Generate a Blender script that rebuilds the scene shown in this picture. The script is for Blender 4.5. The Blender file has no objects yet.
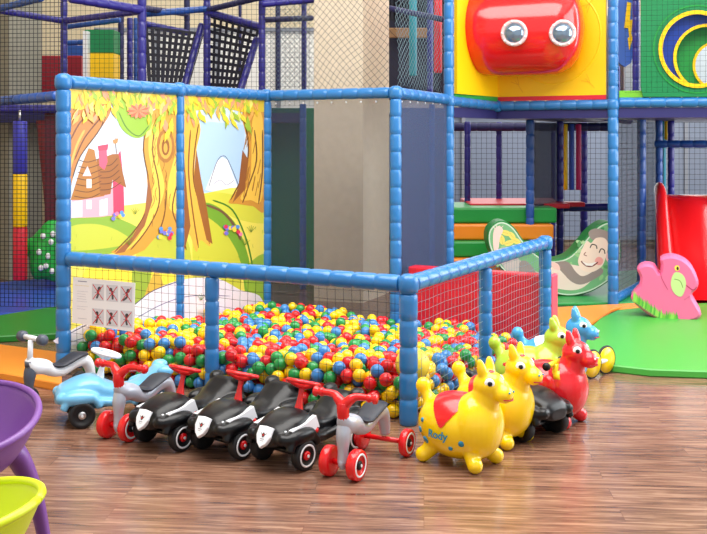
import bpy, bmesh, math, random
import numpy as np
from mathutils import Vector, Matrix, Euler
from mathutils.geometry import tessellate_polygon
PI = math.pi
random.seed(7); np.random.seed(7)
S = bpy.context.scene
COL = S.collection

# ------------------------------------------------------------------ camera, light, exposure
F = 1007.0; HZ = 138.0; CH = 1.5
cam = bpy.data.cameras.new('camera'); camo = bpy.data.objects.new('camera', cam); COL.objects.link(camo)
camo.location = (0, 0, CH); camo.rotation_euler = (PI/2, 0, 0)
cam.sensor_width = 36; cam.lens = 36*F/707; cam.shift_y = -(267-HZ)/707; cam.clip_end = 100
S.camera = camo
w = bpy.data.worlds.new('world'); S.world = w; w.use_nodes = True
bg = w.node_tree.nodes['Background']; bg.inputs[0].default_value = (0.93, 0.97, 1, 1); bg.inputs[1].default_value = .62

def area(name, loc, rot, sx, sy, power, col=(1, 1, 1)):
    l = bpy.data.lights.new(name, 'AREA'); l.shape = 'RECTANGLE'; l.size = sx; l.size_y = sy; l.energy = power; l.color = col
    o = bpy.data.objects.new(name, l); COL.objects.link(o); o.location = loc; o.rotation_euler = rot
    return o
area('ceiling_fill', (0.5, 4.6, 5.35), (0, 0, 0), 7, 4.5, 520, (1, .98, .95))  # added soft fill under the unseen ceiling, no fixture known there
area('back_ceiling_fill', (0, 11.6, 5.35), (0, 0, 0), 9, 3, 150, (1, .96, .88))  # added warm fill for the rear half, also without a known fixture
area('window_light_right', (6.2, 7.5, 3.0), (0, PI/2*1.0, 0), 4, 7, 330, (.92, .97, 1))
area('window_light_back', (3.2, 13.9, 2.2), (PI/2, 0, PI), 4.5, 3.4, 60, (.93, .97, 1))
S.view_settings.view_transform = 'Standard'; S.view_settings.look = 'None'
S.view_settings.exposure = 0.42; S.view_settings.gamma = 1; S.view_settings.use_curve_mapping = False

# ------------------------------------------------------------------ geometry of the picture
def at(px, py, d): return Vector(((px-353.5)/F*d, d, CH-(py-HZ)/F*d))
def gnd(px, py, z=0.0):
    d = (CH-z)*F/(py-HZ); return at(px, py, d)
def plane_at(px, py, P0, n2):            # point of a vertical plane (through P0, plan direction n2) seen at a pixel
    k = (px-353.5)/F                      # X = k*Y ; P0 + t*n2
    t = (k*P0[1]-P0[0])/(n2[0]-k*n2[1]); d = P0[1]+t*n2[1]
    return Vector((P0[0]+t*n2[0], d, CH-(py-HZ)/F*d))
U = Vector((.882, -.471, 0)).normalized(); N = Vector((.471, .882, 0)).normalized()
pA = Vector((-1.847, 6.41, 0)); pC = pA+U*2.42; pE = pC+N*2.36; pG = pA+N*2.36; pF = pG+U*1.21; pN = Vector((.82, 8.66, 0))
pB = pA+U*1.16; pD = pC+N*1.13; pM = pA+N*1.18
p1 = Vector((1.348, 9.46, 0)); p2 = Vector((2.307, 8.95, 0))

# ------------------------------------------------------------------ materials
def lin(c):
    c = c/255.0
    return c/12.92 if c <= .04045 else ((c+.055)/1.055)**2.4
def rgb(r, g, b): return (lin(r), lin(g), lin(b), 1)
MATS = {}
def mat(name, col, rough=.4, metal=0, spec=.5, coat=0, bump=0, bscale=60, trans=0, alpha=1, var=0):
    if name in MATS: return MATS[name]
    m = bpy.data.materials.new(name); m.use_nodes = True; nt = m.node_tree; b = nt.nodes['Principled BSDF']
    b.inputs['Base Color'].default_value = rgb(*col); b.inputs['Roughness'].default_value = rough
    b.inputs['Metallic'].default_value = metal; b.inputs['Specular IOR Level'].default_value = spec
    b.inputs['Coat Weight'].default_value = coat; b.inputs['Coat Roughness'].default_value = .1
    b.inputs['Transmission Weight'].default_value = trans; b.inputs['Alpha'].default_value = alpha
    if bump or var:
        tc = nt.nodes.new('ShaderNodeTexCoord'); no = nt.nodes.new('ShaderNodeTexNoise')
        no.inputs['Scale'].default_value = bscale; no.inputs['Detail'].default_value = 4
        nt.links.new(tc.outputs['Object'], no.inputs['Vector'])
        if bump:
            bp = nt.nodes.new('ShaderNodeBump'); bp.inputs['Strength'].default_value = bump; bp.inputs['Distance'].default_value = .01
            nt.links.new(no.outputs['Fac'], bp.inputs['Height']); nt.links.new(bp.outputs['Normal'], b.inputs['Normal'])
        if var:
            mx = nt.nodes.new('ShaderNodeMix'); mx.data_type = 'RGBA'
            mx.inputs[6].default_value = rgb(*[max(0, c*(1-var)) for c in col]); mx.inputs[7].default_value = rgb(*[min(255, c*(1+var)) for c in col])
            nt.links.new(no.outputs['Fac'], mx.inputs[0]); nt.links.new(mx.outputs[2], b.inputs['Base Color'])
    MATS[name] = m; return m
def paint_mat():
    if 'print' in MATS: return MATS['print']
    m = bpy.data.materials.new('print'); m.use_nodes = True; nt = m.node_tree; b = nt.nodes['Principled BSDF']
    a = nt.nodes.new('ShaderNodeVertexColor'); a.layer_name = 'ink'; nt.links.new(a.outputs['Color'], b.inputs['Base Color'])
    b.inputs['Roughness'].default_value = .35; MATS['print'] = m; return m
LB = mat('light_blue_vinyl', (42, 118, 184), .3, bump=.12, bscale=35, coat=.25)
PB = mat('purple_blue_vinyl', (44, 40, 136), .35, bump=.1, bscale=35, coat=.2)
MBL = mat('mid_blue_vinyl', (36, 84, 168), .34, bump=.1, bscale=35, coat=.2)
NAVY = mat('navy_vinyl', (36, 38, 92), .5)
RED = mat('red_plastic', (226, 22, 28), .25, coat=.3); REDV = mat('red_vinyl', (214, 30, 52), .4, bump=.1)
YEL = mat('yellow_plastic', (255, 214, 0), .28, coat=.3); YELV = mat('yellow_vinyl', (255, 206, 0), .4)
GRN = mat('green_vinyl', (22, 150, 62), .4, bump=.08); GRND = mat('dark_green_vinyl', (0, 130, 72), .45)
LIMEV = mat('lime_vinyl', (120, 195, 50), .4); ORG = mat('orange_vinyl', (245, 140, 30), .4, bump=.08)
MATG = mat('green_mat_vinyl', (72, 172, 66), .38, bump=.1, bscale=4); MATO = mat('orange_mat_vinyl', (240, 148, 48), .38, bump=.1, bscale=4)
MATB = mat('blue_mat_vinyl', (42, 82, 190), .4, bump=.1, bscale=4)
BLK = mat('black_plastic', (5, 6, 10), .34, spec=.35, coat=.08); RUB = mat('black_rubber', (20, 21, 25), .55)
WHT = mat('white_plastic', (240, 242, 246), .3); SIL = mat('silver_plastic', (186, 192, 206), .28, metal=.25, coat=.3)
NETB = mat('black_net_cord', (26, 26, 34), .8); NETW = mat('pale_net_cord', (120, 146, 156), .8)
CONC_LIT = mat('concrete', (222, 208, 186), .85, bump=.25, bscale=14, var=.06)  # paler for the middle column: stronger light on it put into the colour
STEEL = mat('steel', (205, 208, 212), .3, metal=.9)

# ------------------------------------------------------------------ mesh builder
def frame_of(d):
    d = Vector(d).normalized(); a = Vector((0, 0, 1)) if abs(d.z) < .9 else Vector((1, 0, 0))
    x = d.cross(a).normalized(); y = x.cross(d).normalized(); return x, y
def catmull(pts, k=6, closed=False):
    P = [Vector(p) for p in pts]; n = len(P); out = []
    rng = n if closed else n-1
    for i in range(rng):
        if closed: a, b, c, d = P[(i-1) % n], P[i], P[(i+1) % n], P[(i+2) % n]
        else: a, b, c, d = P[max(i-1, 0)], P[i], P[i+1], P[min(i+2, n-1)]
        for j in range(k):
            t = j/k
            out.append(.5*((2*b)+(c-a)*t+(2*a-5*b+4*c-d)*t*t+(3*b-a-3*c+d)*t**3))
    if not closed: out.append(P[-1])
    return out
class MB:
    def __init__(s): s.v = []; s.f = []; s.m = []; s.sm = []; s.c = []
    def add(s, vs, fs, mi=0, smooth=True, col=None):
        o = len(s.v); s.v += [Vector(p) for p in vs]
        for f in fs: s.f.append([i+o for i in f]); s.m.append(mi); s.sm.append(smooth); s.c.append(col)
        return s
    def box(s, c, size, rot=None, mi=0, bev=0):
        R = (rot if isinstance(rot, Matrix) else Euler(rot).to_matrix()) if rot is not None else Matrix.Identity(3)
        if bev:
            bm = bmesh.new(); bmesh.ops.create_cube(bm, size=1)
            for v in bm.verts: v.co = Vector((v.co.x*size[0], v.co.y*size[1], v.co.z*size[2]))
            bmesh.ops.bevel(bm, geom=bm.edges[:], offset=bev, segments=2, affect='EDGES', profile=.5)
            bm.verts.index_update()
            s.add([R@v.co+Vector(c) for v in bm.verts], [[v.index for v in f.verts] for f in bm.faces], mi, False); bm.free(); return s
        vs = [R@Vector((x*size[0]/2, y*size[1]/2, z*size[2]/2))+Vector(c) for x in (-1, 1) for y in (-1, 1) for z in (-1, 1)]
        return s.add(vs, [(0, 1, 3, 2), (4, 6, 7, 5), (0, 4, 5, 1), (2, 3, 7, 6), (0, 2, 6, 4), (1, 5, 7, 3)], mi, False)
    def lathe(s, prof, org=(0, 0, 0), axis=(0, 0, 1), seg=20, mi=0, caps=True, smooth=True):
        A = Vector(axis).normalized(); x, y = frame_of(A); O = Vector(org); vs = []; fs = []; n = len(prof)
        for r, h in prof:
            for j in range(seg):
                t = 2*PI*j/seg; vs.append(O+A*h+(x*math.cos(t)+y*math.sin(t))*max(r, 1e-5))
        for i in range(n-1):
            for j in range(seg): fs.append((i*seg+j, i*seg+(j+1) % seg, (i+1)*seg+(j+1) % seg, (i+1)*seg+j))
        fs = [tuple(reversed(f)) for f in fs]
        if caps: fs.append(tuple(range(seg))); fs.append(tuple(reversed(range((n-1)*seg, n*seg))))
        return s.add(vs, fs, mi, smooth)
    def cyl(s, a, b, r, r2=None, seg=14, mi=0):
        a = Vector(a); b = Vector(b); L = (b-a).length; r2 = r if r2 is None else r2
        return s.lathe([(r, 0), (r2, L)], a, b-a, seg, mi)
    def disc(s, c, axis, r, h=.002, seg=24, mi=0): return s.lathe([(r, 0), (r, h)], c, axis, seg, mi, smooth=False)
    def ell(s, c, r, rot=None, seg=24, rings=14, mi=0, keep=None):
        R = Euler(rot).to_matrix() if rot is not None else Matrix.Identity(3); vs = []; fs = []
        r = (r, r, r) if not hasattr(r, '__len__') else r
        for i in range(rings+1):
            a = PI*i/rings
            for j in range(seg):
                t = 2*PI*j/seg
                vs.append(R@Vector((r[0]*math.sin(a)*math.cos(t), r[1]*math.sin(a)*math.sin(t), -r[2]*math.cos(a)))+Vector(c))
        for i in range(rings):
            for j in range(seg):
                q = (i*seg+j, i*seg+(j+1) % seg, (i+1)*seg+(j+1) % seg, (i+1)*seg+j)
                if keep:
                    ctr = (vs[q[0]]+vs[q[1]]+vs[q[2]]+vs[q[3]])/4
                    if not keep(ctr): continue
                fs.append(q)
        return s.add(vs, fs, mi)
    def tube(s, path, rad, seg=12, mi=0, smooth_k=6, up=None, flat=1.0):
        n0 = len(path)
        rr = [rad]*n0 if not hasattr(rad, '__len__') else rad
        P = catmull(path, smooth_k) if smooth_k > 1 else [Vector(p) for p in path]
        R = [x[0] for x in catmull([(r, 0, 0) for r in rr], smooth_k)] if smooth_k > 1 else rr
        vs = []; fs = []; n = len(P); upv = Vector(up) if up else None; px = None
        for i, p in enumerate(P):
            d = (P[min(i+1, n-1)]-P[max(i-1, 0)]).normalized()
            if upv: x = d.cross(upv).normalized()
            elif px is None: x = frame_of(d)[0]
            else: x = (px-d*px.dot(d)).normalized()
            px = x; y = x.cross(d).normalized()
            for j in range(seg):
                t = 2*PI*j/seg; vs.append(p+x*math.cos(t)*R[i]*flat+y*math.sin(t)*R[i])
        for i in range(n-1):
            for j in range(seg): fs.append((i*seg+j, i*seg+(j+1) % seg, (i+1)*seg+(j+1) % seg, (i+1)*seg+j))
        fs.append(tuple(reversed(range(seg)))); fs.append(tuple(range((n-1)*seg, n*seg)))
        return s.add(vs, fs, mi)
    def torus(s, c, axis, R, r, seg=32, ms=10, mi=0, a0=0, a1=2*PI):
        x, y = frame_of(axis); A = Vector(axis).normalized(); vs = []; fs = []; full = abs(a1-a0-2*PI) < 1e-6
        n = seg if full else seg+1
        for i in range(n):
            t = a0+(a1-a0)*i/seg; d = x*math.cos(t)+y*math.sin(t)
            for j in range(ms):
                q = 2*PI*j/ms; vs.append(Vector(c)+d*(R+r*math.cos(q))+A*r*math.sin(q))
        for i in range(seg):
            for j in range(ms):
                i2 = (i+1) % n; fs.append((i*ms+j, i2*ms+j, i2*ms+(j+1) % ms, i*ms+(j+1) % ms))
        return s.add(vs, fs, mi)
    def prism(s, poly, org, X, Y, depth, mi=0, smooth=False, bev=0):     # poly in (X,Y) plane at org, extruded along X x Y by depth
        X = Vector(X); Y = Vector(Y); Z = X.cross(Y).normalized(); n = len(poly); O = Vector(org)
        rings = [(0, 0)]
        P = [Vector((p[0], p[1], 0)) for p in poly]
        area2 = sum(P[i].x*P[(i+1) % n].y-P[(i+1) % n].x*P[i].y for i in range(n))
        if area2 < 0: P.reverse()
        if bev:
            In = []
            for i in range(n):
                e1 = (P[i]-P[i-1]).normalized(); e2 = (P[(i+1) % n]-P[i]).normalized(); nn = Vector((-(e1+e2).y, (e1+e2).x, 0)).normalized()
                In.append(P[i]+nn*bev)
            levels = [(In, 0), (P, bev), (P, depth-bev), (In, depth)]
        else: levels = [(P, 0), (P, depth)]
        vs = [O+X*p.x+Y*p.y+Z*h for L, h in levels for p in L]; fs = []
        for k in range(len(levels)-1):
            for i in range(n): fs.append((k*n+i, k*n+(i+1) % n, (k+1)*n+(i+1) % n, (k+1)*n+i))
        tri = tessellate_polygon([levels[0][0]])
        last = (len(levels)-1)*n
        for t in tri:
            a, b, c = [levels[0][0][i] for i in t]
            if (b-a).cross(c-a).z < 0: t = t[::-1]
            fs.append(tuple(reversed(t))); fs.append(tuple(i+last for i in t))
        return s.add(vs, fs, mi, smooth)
    def build(s, name, m, parent=None, world=False, remesh=0, smooth_it=0):
        me = bpy.data.meshes.new(name); vs = s.v
        if world and parent is not None:
            pw = Matrix.Translation(parent.location)@parent.rotation_euler.to_matrix().to_4x4()
            inv = pw.inverted(); vs = [inv@v for v in vs]
        if remesh:
            me.from_pydata(vs, [], s.f); tmp = bpy.data.objects.new('tmp', me); COL.objects.link(tmp)
            md = tmp.modifiers.new('r', 'REMESH'); md.mode = 'VOXEL'; md.voxel_size = remesh; md.use_smooth_shade = True
            if smooth_it: ms = tmp.modifiers.new('s', 'SMOOTH'); ms.iterations = smooth_it; ms.factor = .5
            dg = bpy.context.evaluated_depsgraph_get(); dg.update()
            me2 = bpy.data.meshes.new_from_object(tmp.evaluated_get(dg)); bpy.data.objects.remove(tmp); bpy.data.meshes.remove(me); me = me2; me.name = name
            for p in me.polygons: p.use_smooth = True
        else:
            me.from_pydata([tuple(v) for v in vs], [], s.f)
            for p, sm, mi in zip(me.polygons, s.sm, s.m): p.use_smooth = sm; p.material_index = mi
            if any(c is not None for c in s.c):
                at_ = me.color_attributes.new('ink', 'FLOAT_COLOR', 'CORNER'); k = 0
                for p, c in zip(me.polygons, s.c):
                    cc = rgb(*(c or (255, 255, 255)))
                    for _ in p.loop_indices: at_.data[k].color = cc; k += 1
        mi_ = [p.material_index for p in me.polygons] if not remesh else None
        me.materials.clear()
        for x in (m if isinstance(m, (list, tuple)) else [m]): me.materials.append(x)
        if mi_:
            for p, i_ in zip(me.polygons, mi_): p.material_index = i_
        me.update(); o = bpy.data.objects.new(name, me); COL.objects.link(o)
        if parent is not None: o.parent = parent
        return o
def tag(o, label=None, cat=None, group=None, kind=None):
    if label: o['label'] = label
    if cat: o['category'] = cat
    if group: o['group'] = group
    if kind: o['kind'] = kind
    return o
def thing(name, loc=(0, 0, 0), rz=0, label=None, cat=None, group=None):
    o = bpy.data.objects.new(name, None); o.empty_display_size = .05; COL.objects.link(o); o.location = loc; o.rotation_euler = (0, 0, rz)
    return tag(o, label, cat, group)
def copy_tree(o, parent=None):
    c = o.copy(); COL.objects.link(c)
    if parent: c.parent = parent
    for ch in list(o.children): copy_tree(ch, c)
    return c
def rz_of(d): return math.atan2(d[1], d[0])

# padded tube: vinyl sleeves with a seam groove every 14 cm
def padded(mb, a, b, r=.045, step=.14, seg=14, mi=0, trim0=0, trim1=0):
    a = Vector(a); b = Vector(b); d = (b-a).normalized(); a = a+d*trim0; b = b-d*trim1; L = (b-a).length; n = max(1, round(L/step)); st = L/n
    prof = []
    for i in range(n):
        h = i*st; prof += [(r*.86, h+.0005), (r*.975, h+st*.07), (r*1.0, h+st*.28), (r*1.0, h+st*.72), (r*.975, h+st*.93), (r*.86, h+st-.0005)]
    return mb.lathe(prof, a, b-a, seg, mi)
def strand(mb, pts, r):
    return mb.tube(pts, r, seg=3, smooth_k=1)
def net(mb, P, X, Z, W, H, cell, r, diamond=False, wob=0, mi=0):
    P = Vector(P); X = Vector(X).normalized(); Z = Vector(Z).normalized(); Y = X.cross(Z)
    def w_(p, q): return P+X*(p+(wob*math.sin(q*9+p*5) if wob else 0))+Z*(q+(wob*math.sin(p*11+q*4) if wob else 0))
    if not diamond:
        for i in range(int(W/cell)+1):
            x = i*cell; k = 1 if not wob else max(2, int(H/.12)); strand(mb, [w_(x, H*j/k) for j in range(k+1)], r)
        for i in range(int(H/cell)+1):
            z = i*cell; k = 1 if not wob else max(2, int(W/.12)); strand(mb, [w_(W*j/k, z) for j in range(k+1)], r)
    else:
        n = int((W+H)/cell)+1
        for s_ in (1, -1):
            for i in range(n):
                c = i*cell; pts = []
                k = max(2, int(H/.06))
                for j in range(k+1):
                    z = H*j/k; x = (c-z) if s_ > 0 else (W-c+z)
                    if -1e-6 <= x <= W+1e-6: pts.append(w_(x, z))
                if len(pts) > 1: strand(mb, pts, r)
class Art:                                # flat printed artwork on a panel: polygons of ink, one hair above another
    def __init__(s, proj, nrm): s.mb = MB(); s.proj = proj; s.n = Vector(nrm).normalized(); s.k = 0
    def poly(s, pts, col, curve=False, k=5):
        P = [Vector((p[0], p[1], 0)) for p in pts]
        if curve: P = catmull(P, k, True)
        s.k += 1; W = [s.proj(p.x, p.y)+s.n*(.000014*s.k) for p in P]
        tri = tessellate_polygon([P]); fs = []
        for t in tri:
            a, b, c = [W[i] for i in t]
            if (b-a).cross(c-a).dot(s.n) < 0: t = t[::-1]
            fs.append(tuple(t))
        s.mb.add(W, fs, 0, False, col)
    def blob(s, x, y, rx, ry, col, a=0, n=14):
        s.poly([(x+rx*math.cos(t)*math.cos(a)-ry*math.sin(t)*math.sin(a), y+rx*math.cos(t)*math.sin(a)+ry*math.sin(t)*math.cos(a)) for t in [2*PI*i/n for i in range(n)]], col)
    def line(s, pts, wd, col, curve=True):
        P = [Vector((p[0], p[1], 0)) for p in pts]
        if curve and len(P) > 2: P = catmull(P, 5)
        Lf = []; Rt = []
        for i, p in enumerate(P):
            d = (P[min(i+1, len(P)-1)]-P[max(i-1, 0)]).normalized(); nn = Vector((-d.y, d.x, 0))
            ww = wd*.5*(1 if 0 < i < len(P)-1 else .4); Lf.append(p+nn*ww); Rt.append(p-nn*ww)
        for i in range(len(P)-1):
            q = [Lf[i], Lf[i+1], Rt[i+1], Rt[i]]
            W = [s.proj(v.x, v.y)+s.n*(.000014*(s.k+1)) for v in q]; f = (0, 1, 2, 3)
            if (W[1]-W[0]).cross(W[2]-W[0]).dot(s.n) < 0: f = (3, 2, 1, 0)
            s.mb.add(W, [f], 0, False, col)
        s.k += 1
def text_mesh(txt, size, fn, mb, mi=0, shear=0, off=.0):     # letters bent by fn(x, y) -> point
    cu = bpy.data.curves.new('t', 'FONT'); cu.body = txt; cu.size = size; cu.shear = shear; cu.offset = off; cu.align_x = 'CENTER'; cu.align_y = 'CENTER'
    o = bpy.data.objects.new('t', cu); COL.objects.link(o); dg = bpy.context.evaluated_depsgraph_get(); dg.update()
    me = bpy.data.meshes.new_from_object(o.evaluated_get(dg))
    mb.add([fn(v.co.x, v.co.y) for v in me.vertices], [tuple(p.vertices) for p in me.polygons], mi, False)
    bpy.data.objects.remove(o); bpy.data.meshes.remove(me)

# ================================================================== SETTING
def wood_floor():
    m = bpy.data.materials.new('wood_floor'); m.use_nodes = True; nt = m.node_tree; b = nt.nodes['Principled BSDF']; L = nt.links
    tc = nt.nodes.new('ShaderNodeTexCoord'); mp = nt.nodes.new('ShaderNodeMapping'); mp.inputs['Rotation'].default_value = (0, 0, math.radians(4))
    L.new(tc.outputs['Object'], mp.inputs['Vector'])
    br = nt.nodes.new('ShaderNodeTexBrick'); br.inputs['Scale'].default_value = 1; br.inputs['Brick Width'].default_value = 1.25; br.inputs['Row Height'].default_value = .125
    br.inputs['Mortar Size'].default_value = .0009; br.inputs['Color1'].default_value = (0, 0, 0, 1); br.inputs['Color2'].default_value = (1, 1, 1, 1); br.inputs['Mortar'].default_value = (.5, .5, .5, 1)
    br.offset = .37; L.new(mp.outputs[0], br.inputs['Vector'])
    m2 = nt.nodes.new('ShaderNodeMapping'); m2.inputs['Scale'].default_value = (1.3, 16, 1); L.new(mp.outputs[0], m2.inputs['Vector'])
    ad = nt.nodes.new('ShaderNodeVectorMath'); ad.operation = 'MULTIPLY_ADD'; ad.inputs[1].default_value = (7, 3, 5); L.new(br.outputs['Color'], ad.inputs[0]); L.new(m2.outputs[0], ad.inputs[2])
    n1 = nt.nodes.new('ShaderNodeTexNoise'); n1.inputs['Scale'].default_value = 2.2; n1.inputs['Detail'].default_value = 9; n1.inputs['Roughness'].default_value = .65; n1.inputs['Distortion'].default_value = .6
    L.new(ad.outputs[0], n1.inputs['Vector'])
    cr = nt.nodes.new('ShaderNodeValToRGB'); e = cr.color_ramp.elements; e[0].position = .3; e[0].color = rgb(80, 54, 46); e[1].position = .72; e[1].color = rgb(176, 138, 114)
    x = cr.color_ramp.elements.new(.5); x.color = rgb(130, 94, 76); L.new(n1.outputs['Fac'], cr.inputs[0])
    mx = nt.nodes.new('ShaderNodeMix'); mx.data_type = 'RGBA'; mx.blend_type = 'MULTIPLY'; mx.inputs[0].default_value = .35
    sc = nt.nodes.new('ShaderNodeMapRange'); sc.inputs[3].default_value = .6; sc.inputs[4].default_value = 1.15; L.new(br.outputs['Color'], sc.inputs[0])
    L.new(cr.outputs[0], mx.inputs[6]); L.new(sc.outputs[0], mx.inputs[7])
    m3 = nt.nodes.new('ShaderNodeMix'); m3.data_type = 'RGBA'; m3.inputs[7].default_value = rgb(104, 70, 56); L.new(br.outputs['Fac'], m3.inputs[0]); L.new(mx.outputs[2], m3.inputs[6])
    L.new(m3.outputs[2], b.inputs['Base Color']); b.inputs['Roughness'].default_value = .22; b.inputs['Specular IOR Level'].default_value = .6
    mr = nt.nodes.new('ShaderNodeMapRange'); mr.inputs[3].default_value = .10; mr.inputs[4].default_value = .28; L.new(n1.outputs['Fac'], mr.inputs[0]); L.new(mr.outputs[0], b.inputs['Roughness'])
    bp = nt.nodes.new('ShaderNodeBump'); bp.inputs['Strength'].default_value = .12; bp.inputs['Distance'].default_value = .004; L.new(n1.outputs['Fac'], bp.inputs['Height']); L.new(bp.outputs[0], b.inputs['Normal'])
    return m
def struct(name, mb, m): return tag(mb.build(name, m), kind='structure')
XL, XR, YB, YF, ZC = -6.4, 6.6, 14.2, -1.0, 5.5
struct('floor', MB().box(((XL+XR)/2, (YB+YF)/2, -.05), (XR-XL, YB-YF, .1)), wood_floor())
WALLM = mat('beige_wall', (232, 218, 186), .9, bump=.1, bscale=20, var=.02)
struct('wall_back', MB().box(((XL+XR)/2, YB+.05, ZC/2), (XR-XL, .1, ZC)), WALLM)
struct('wall_left', MB().box((XL-.05, (YB+YF)/2, ZC/2), (.1, YB-YF, ZC)), WALLM)
struct('wall_right', MB().box((XR+.05, (YB+YF)/2, ZC/2), (.1, YB-YF, ZC)), mat('grey_wall', (205, 210, 216), .85))
struct('ceiling', MB().box(((XL+XR)/2, (YB+YF)/2, ZC+.05), (XR-XL, YB-YF, .1)), mat('ceiling_paint', (225, 225, 225), .9))
# lower part of the rear wall on the right: big pale glazing
o = struct('window_1', MB().box((3.1, YB-.04, .95), (5.2, .06, 1.7)), mat('frosted_glazing', (136, 148, 170), .4))
fr = MB()
for x in np.linspace(.5, 5.7, 6): fr.box((x, YB-.09, .95), (.05, .05, 1.75))
for z in (.1, 1.82): fr.box((3.1, YB-.09, z), (5.25, .05, .05))
fr.build('window_frame', mat('window_frame_grey', (150, 156, 168), .5), o)
o = struct('window_2', MB().box((-1.9, YB-.04, 2.45), (3.4, .06, 1.1)), mat('bright_window', (250, 250, 244), .5))
fr = MB()
for x in np.linspace(-3.6, -.2, 5): fr.box((x, YB-.09, 2.45), (.06, .05, 1.15))
for z in (1.88, 3.02): fr.box((-1.9, YB-.09, z), (3.46, .05, .05))
fr.build('window_frame', MATS['window_frame_grey'], o)
# concrete columns
def column(name, px0, pxc, px1, d, dl, dr):
    a = at(px0, 0, dl); c = at(pxc, 0, d); e = at(px1, 0, dr); P = [Vector((v.x, v.y, 0)) for v in (a, c, e)]; P.append(P[0]+P[2]-P[1])
    mb = MB(); mb.prism([(p.x, p.y) for p in P], (0, 0, 0), (1, 0, 0), (0, 1, 0), ZC); return struct(name, mb, CONC_LIT if name == 'trim_1' else mat('concrete_grey', (150, 148, 134), .85, bump=.25, bscale=14, var=.06))
column('trim_1', 314, 363, 389, 9.15, 9.3, 9.75)
column('trim_2', -12, 9, 42, 10.6, 11.1, 10.85)

# soft floor mats
def mat_slab(pix, h, m, label, name='floor_mat', cat='floor mat', z0=0.0, curve=False):
    P = [gnd(x, y, z0+h) for x, y in pix]
    if curve: P = catmull([(p.x, p.y, 0) for p in P], 6, True)
    o = MB().prism([(p.x, p.y) for p in P], (0, 0, z0), (1, 0, 0), (0, 1, 0), h, bev=.008).build(name, m); return tag(o, label, cat)
mat_slab([(588, 329), (600, 318), (617, 310), (665, 305), (760, 300), (790, 340), (770, 372), (707, 371), (650, 369), (605, 364), (584, 352)], .05, MATG, 'large green padded mat on the wood floor under the pink rocker')
mat_slab([(556, 307), (634, 303), (612, 309), (586, 328), (580, 348), (556, 346)], .03, MATO, 'orange padded mat between the ball pit end and green mat')
mat_slab([(632, 303), (800, 285), (800, 299), (665, 303.5), (619, 308.5)], .03, MATO, 'narrow orange mat strip behind the pink rocker')
mat_slab([(556, 303), (560, 275), (760, 262), (760, 284), (632, 302.4)], .03, mat('deep_green_mat', (40, 150, 70), .4), 'green padded mat under the monkey rocker and red slide')
mat_slab([(-60, 340), (0, 344), (62, 352), (62, 384), (0, 372), (-60, 360)], .05, MATO, 'orange padded mat on the floor left of the ball pit')
mat_slab([(-60, 318), (0, 315), (60, 305.5), (62, 333), (0, 336), (-60, 338)], .05, mat('left_green_mat', (40, 140, 50), .4), 'dark green padded mat between orange and blue mats at left')
mat_slab([(-60, 286), (0, 282), (62, 277), (62, 304.5), (0, 314), (-60, 317)], .05, MATB, 'blue padded mat at the foot of the tricolour pillar')

# ================================================================== BALL PIT ENCLOSURE
ZR, ZT = .735, 1.857
enc = thing('ball_pit_frame', pA, 0, 'light blue padded tube frame with netting and painted panels enclosing the ball pit', 'play frame')
def post(p, z0, z1, r, m=LB, parent=enc, name='post', seg=14):
    mb = MB(); padded(mb, (p.x, p.y, z0), (p.x, p.y, z1), r, seg=seg); return mb.build(name, m, parent, world=True)
def rail(a, b, z0, z1, r, m=LB, parent=enc, name='rail', t=.05):
    mb = MB(); padded(mb, (a.x, a.y, z0), (b.x, b.y, z1), r, trim0=t, trim1=t); return mb.build(name, m, parent, world=True)
def knuckle(p, z, r=.055, m=LB, parent=enc):
    mb = MB(); mb.lathe([(r*.5, -r*1.0), (r*.9, -r*.75), (r, -r*.3), (r, r*.3), (r*.88, r*.72), (r*.5, r*.95), (0.001, r)], (p.x, p.y, z), (0, 0, 1), 18); return mb.build('corner_joint', m, parent, world=True)
post(pA, 0, ZT-.05, .048); post(pC, 0, ZR-.05, .049); post(pB, 0, ZR-.045, .042); post(pD, 0, ZR-.045, .042); post(pE, 0, ZR-.05, .045)
post(pG, 0, ZT-.05, .045); post(pM, 0, ZT-.045, .04); post(pF, 0, ZT-.05, .047)
rail(pA, pC, ZR, ZR, .046); rail(pC, pE, ZR, ZR, .046); rail(pA, pM, ZT, ZT, .045); rail(pM, pG, ZT, ZT, .045); rail(pG, pF, ZT, ZT, .045); rail(pF, pN, ZT, 1.83, .045)
for p, z in ((pA, ZT), (pC, ZR), (pE, ZR), (pG, ZT), (pF, ZT), (pM, ZT)): knuckle(p, z)
# front and right side nets
mb = MB(); net(mb, pA+N*.01, U, (0, 0, 1), 2.42, ZR-.03, .052, .0013, wob=.004); mb.build('front_net', NETB, enc, world=True)
mb = MB(); net(mb, pC+N*.01, N, (0, 0, 1), 2.36, ZR-.03, .052, .0013, wob=.004); mb.build('side_net', NETW, enc, world=True)
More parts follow.
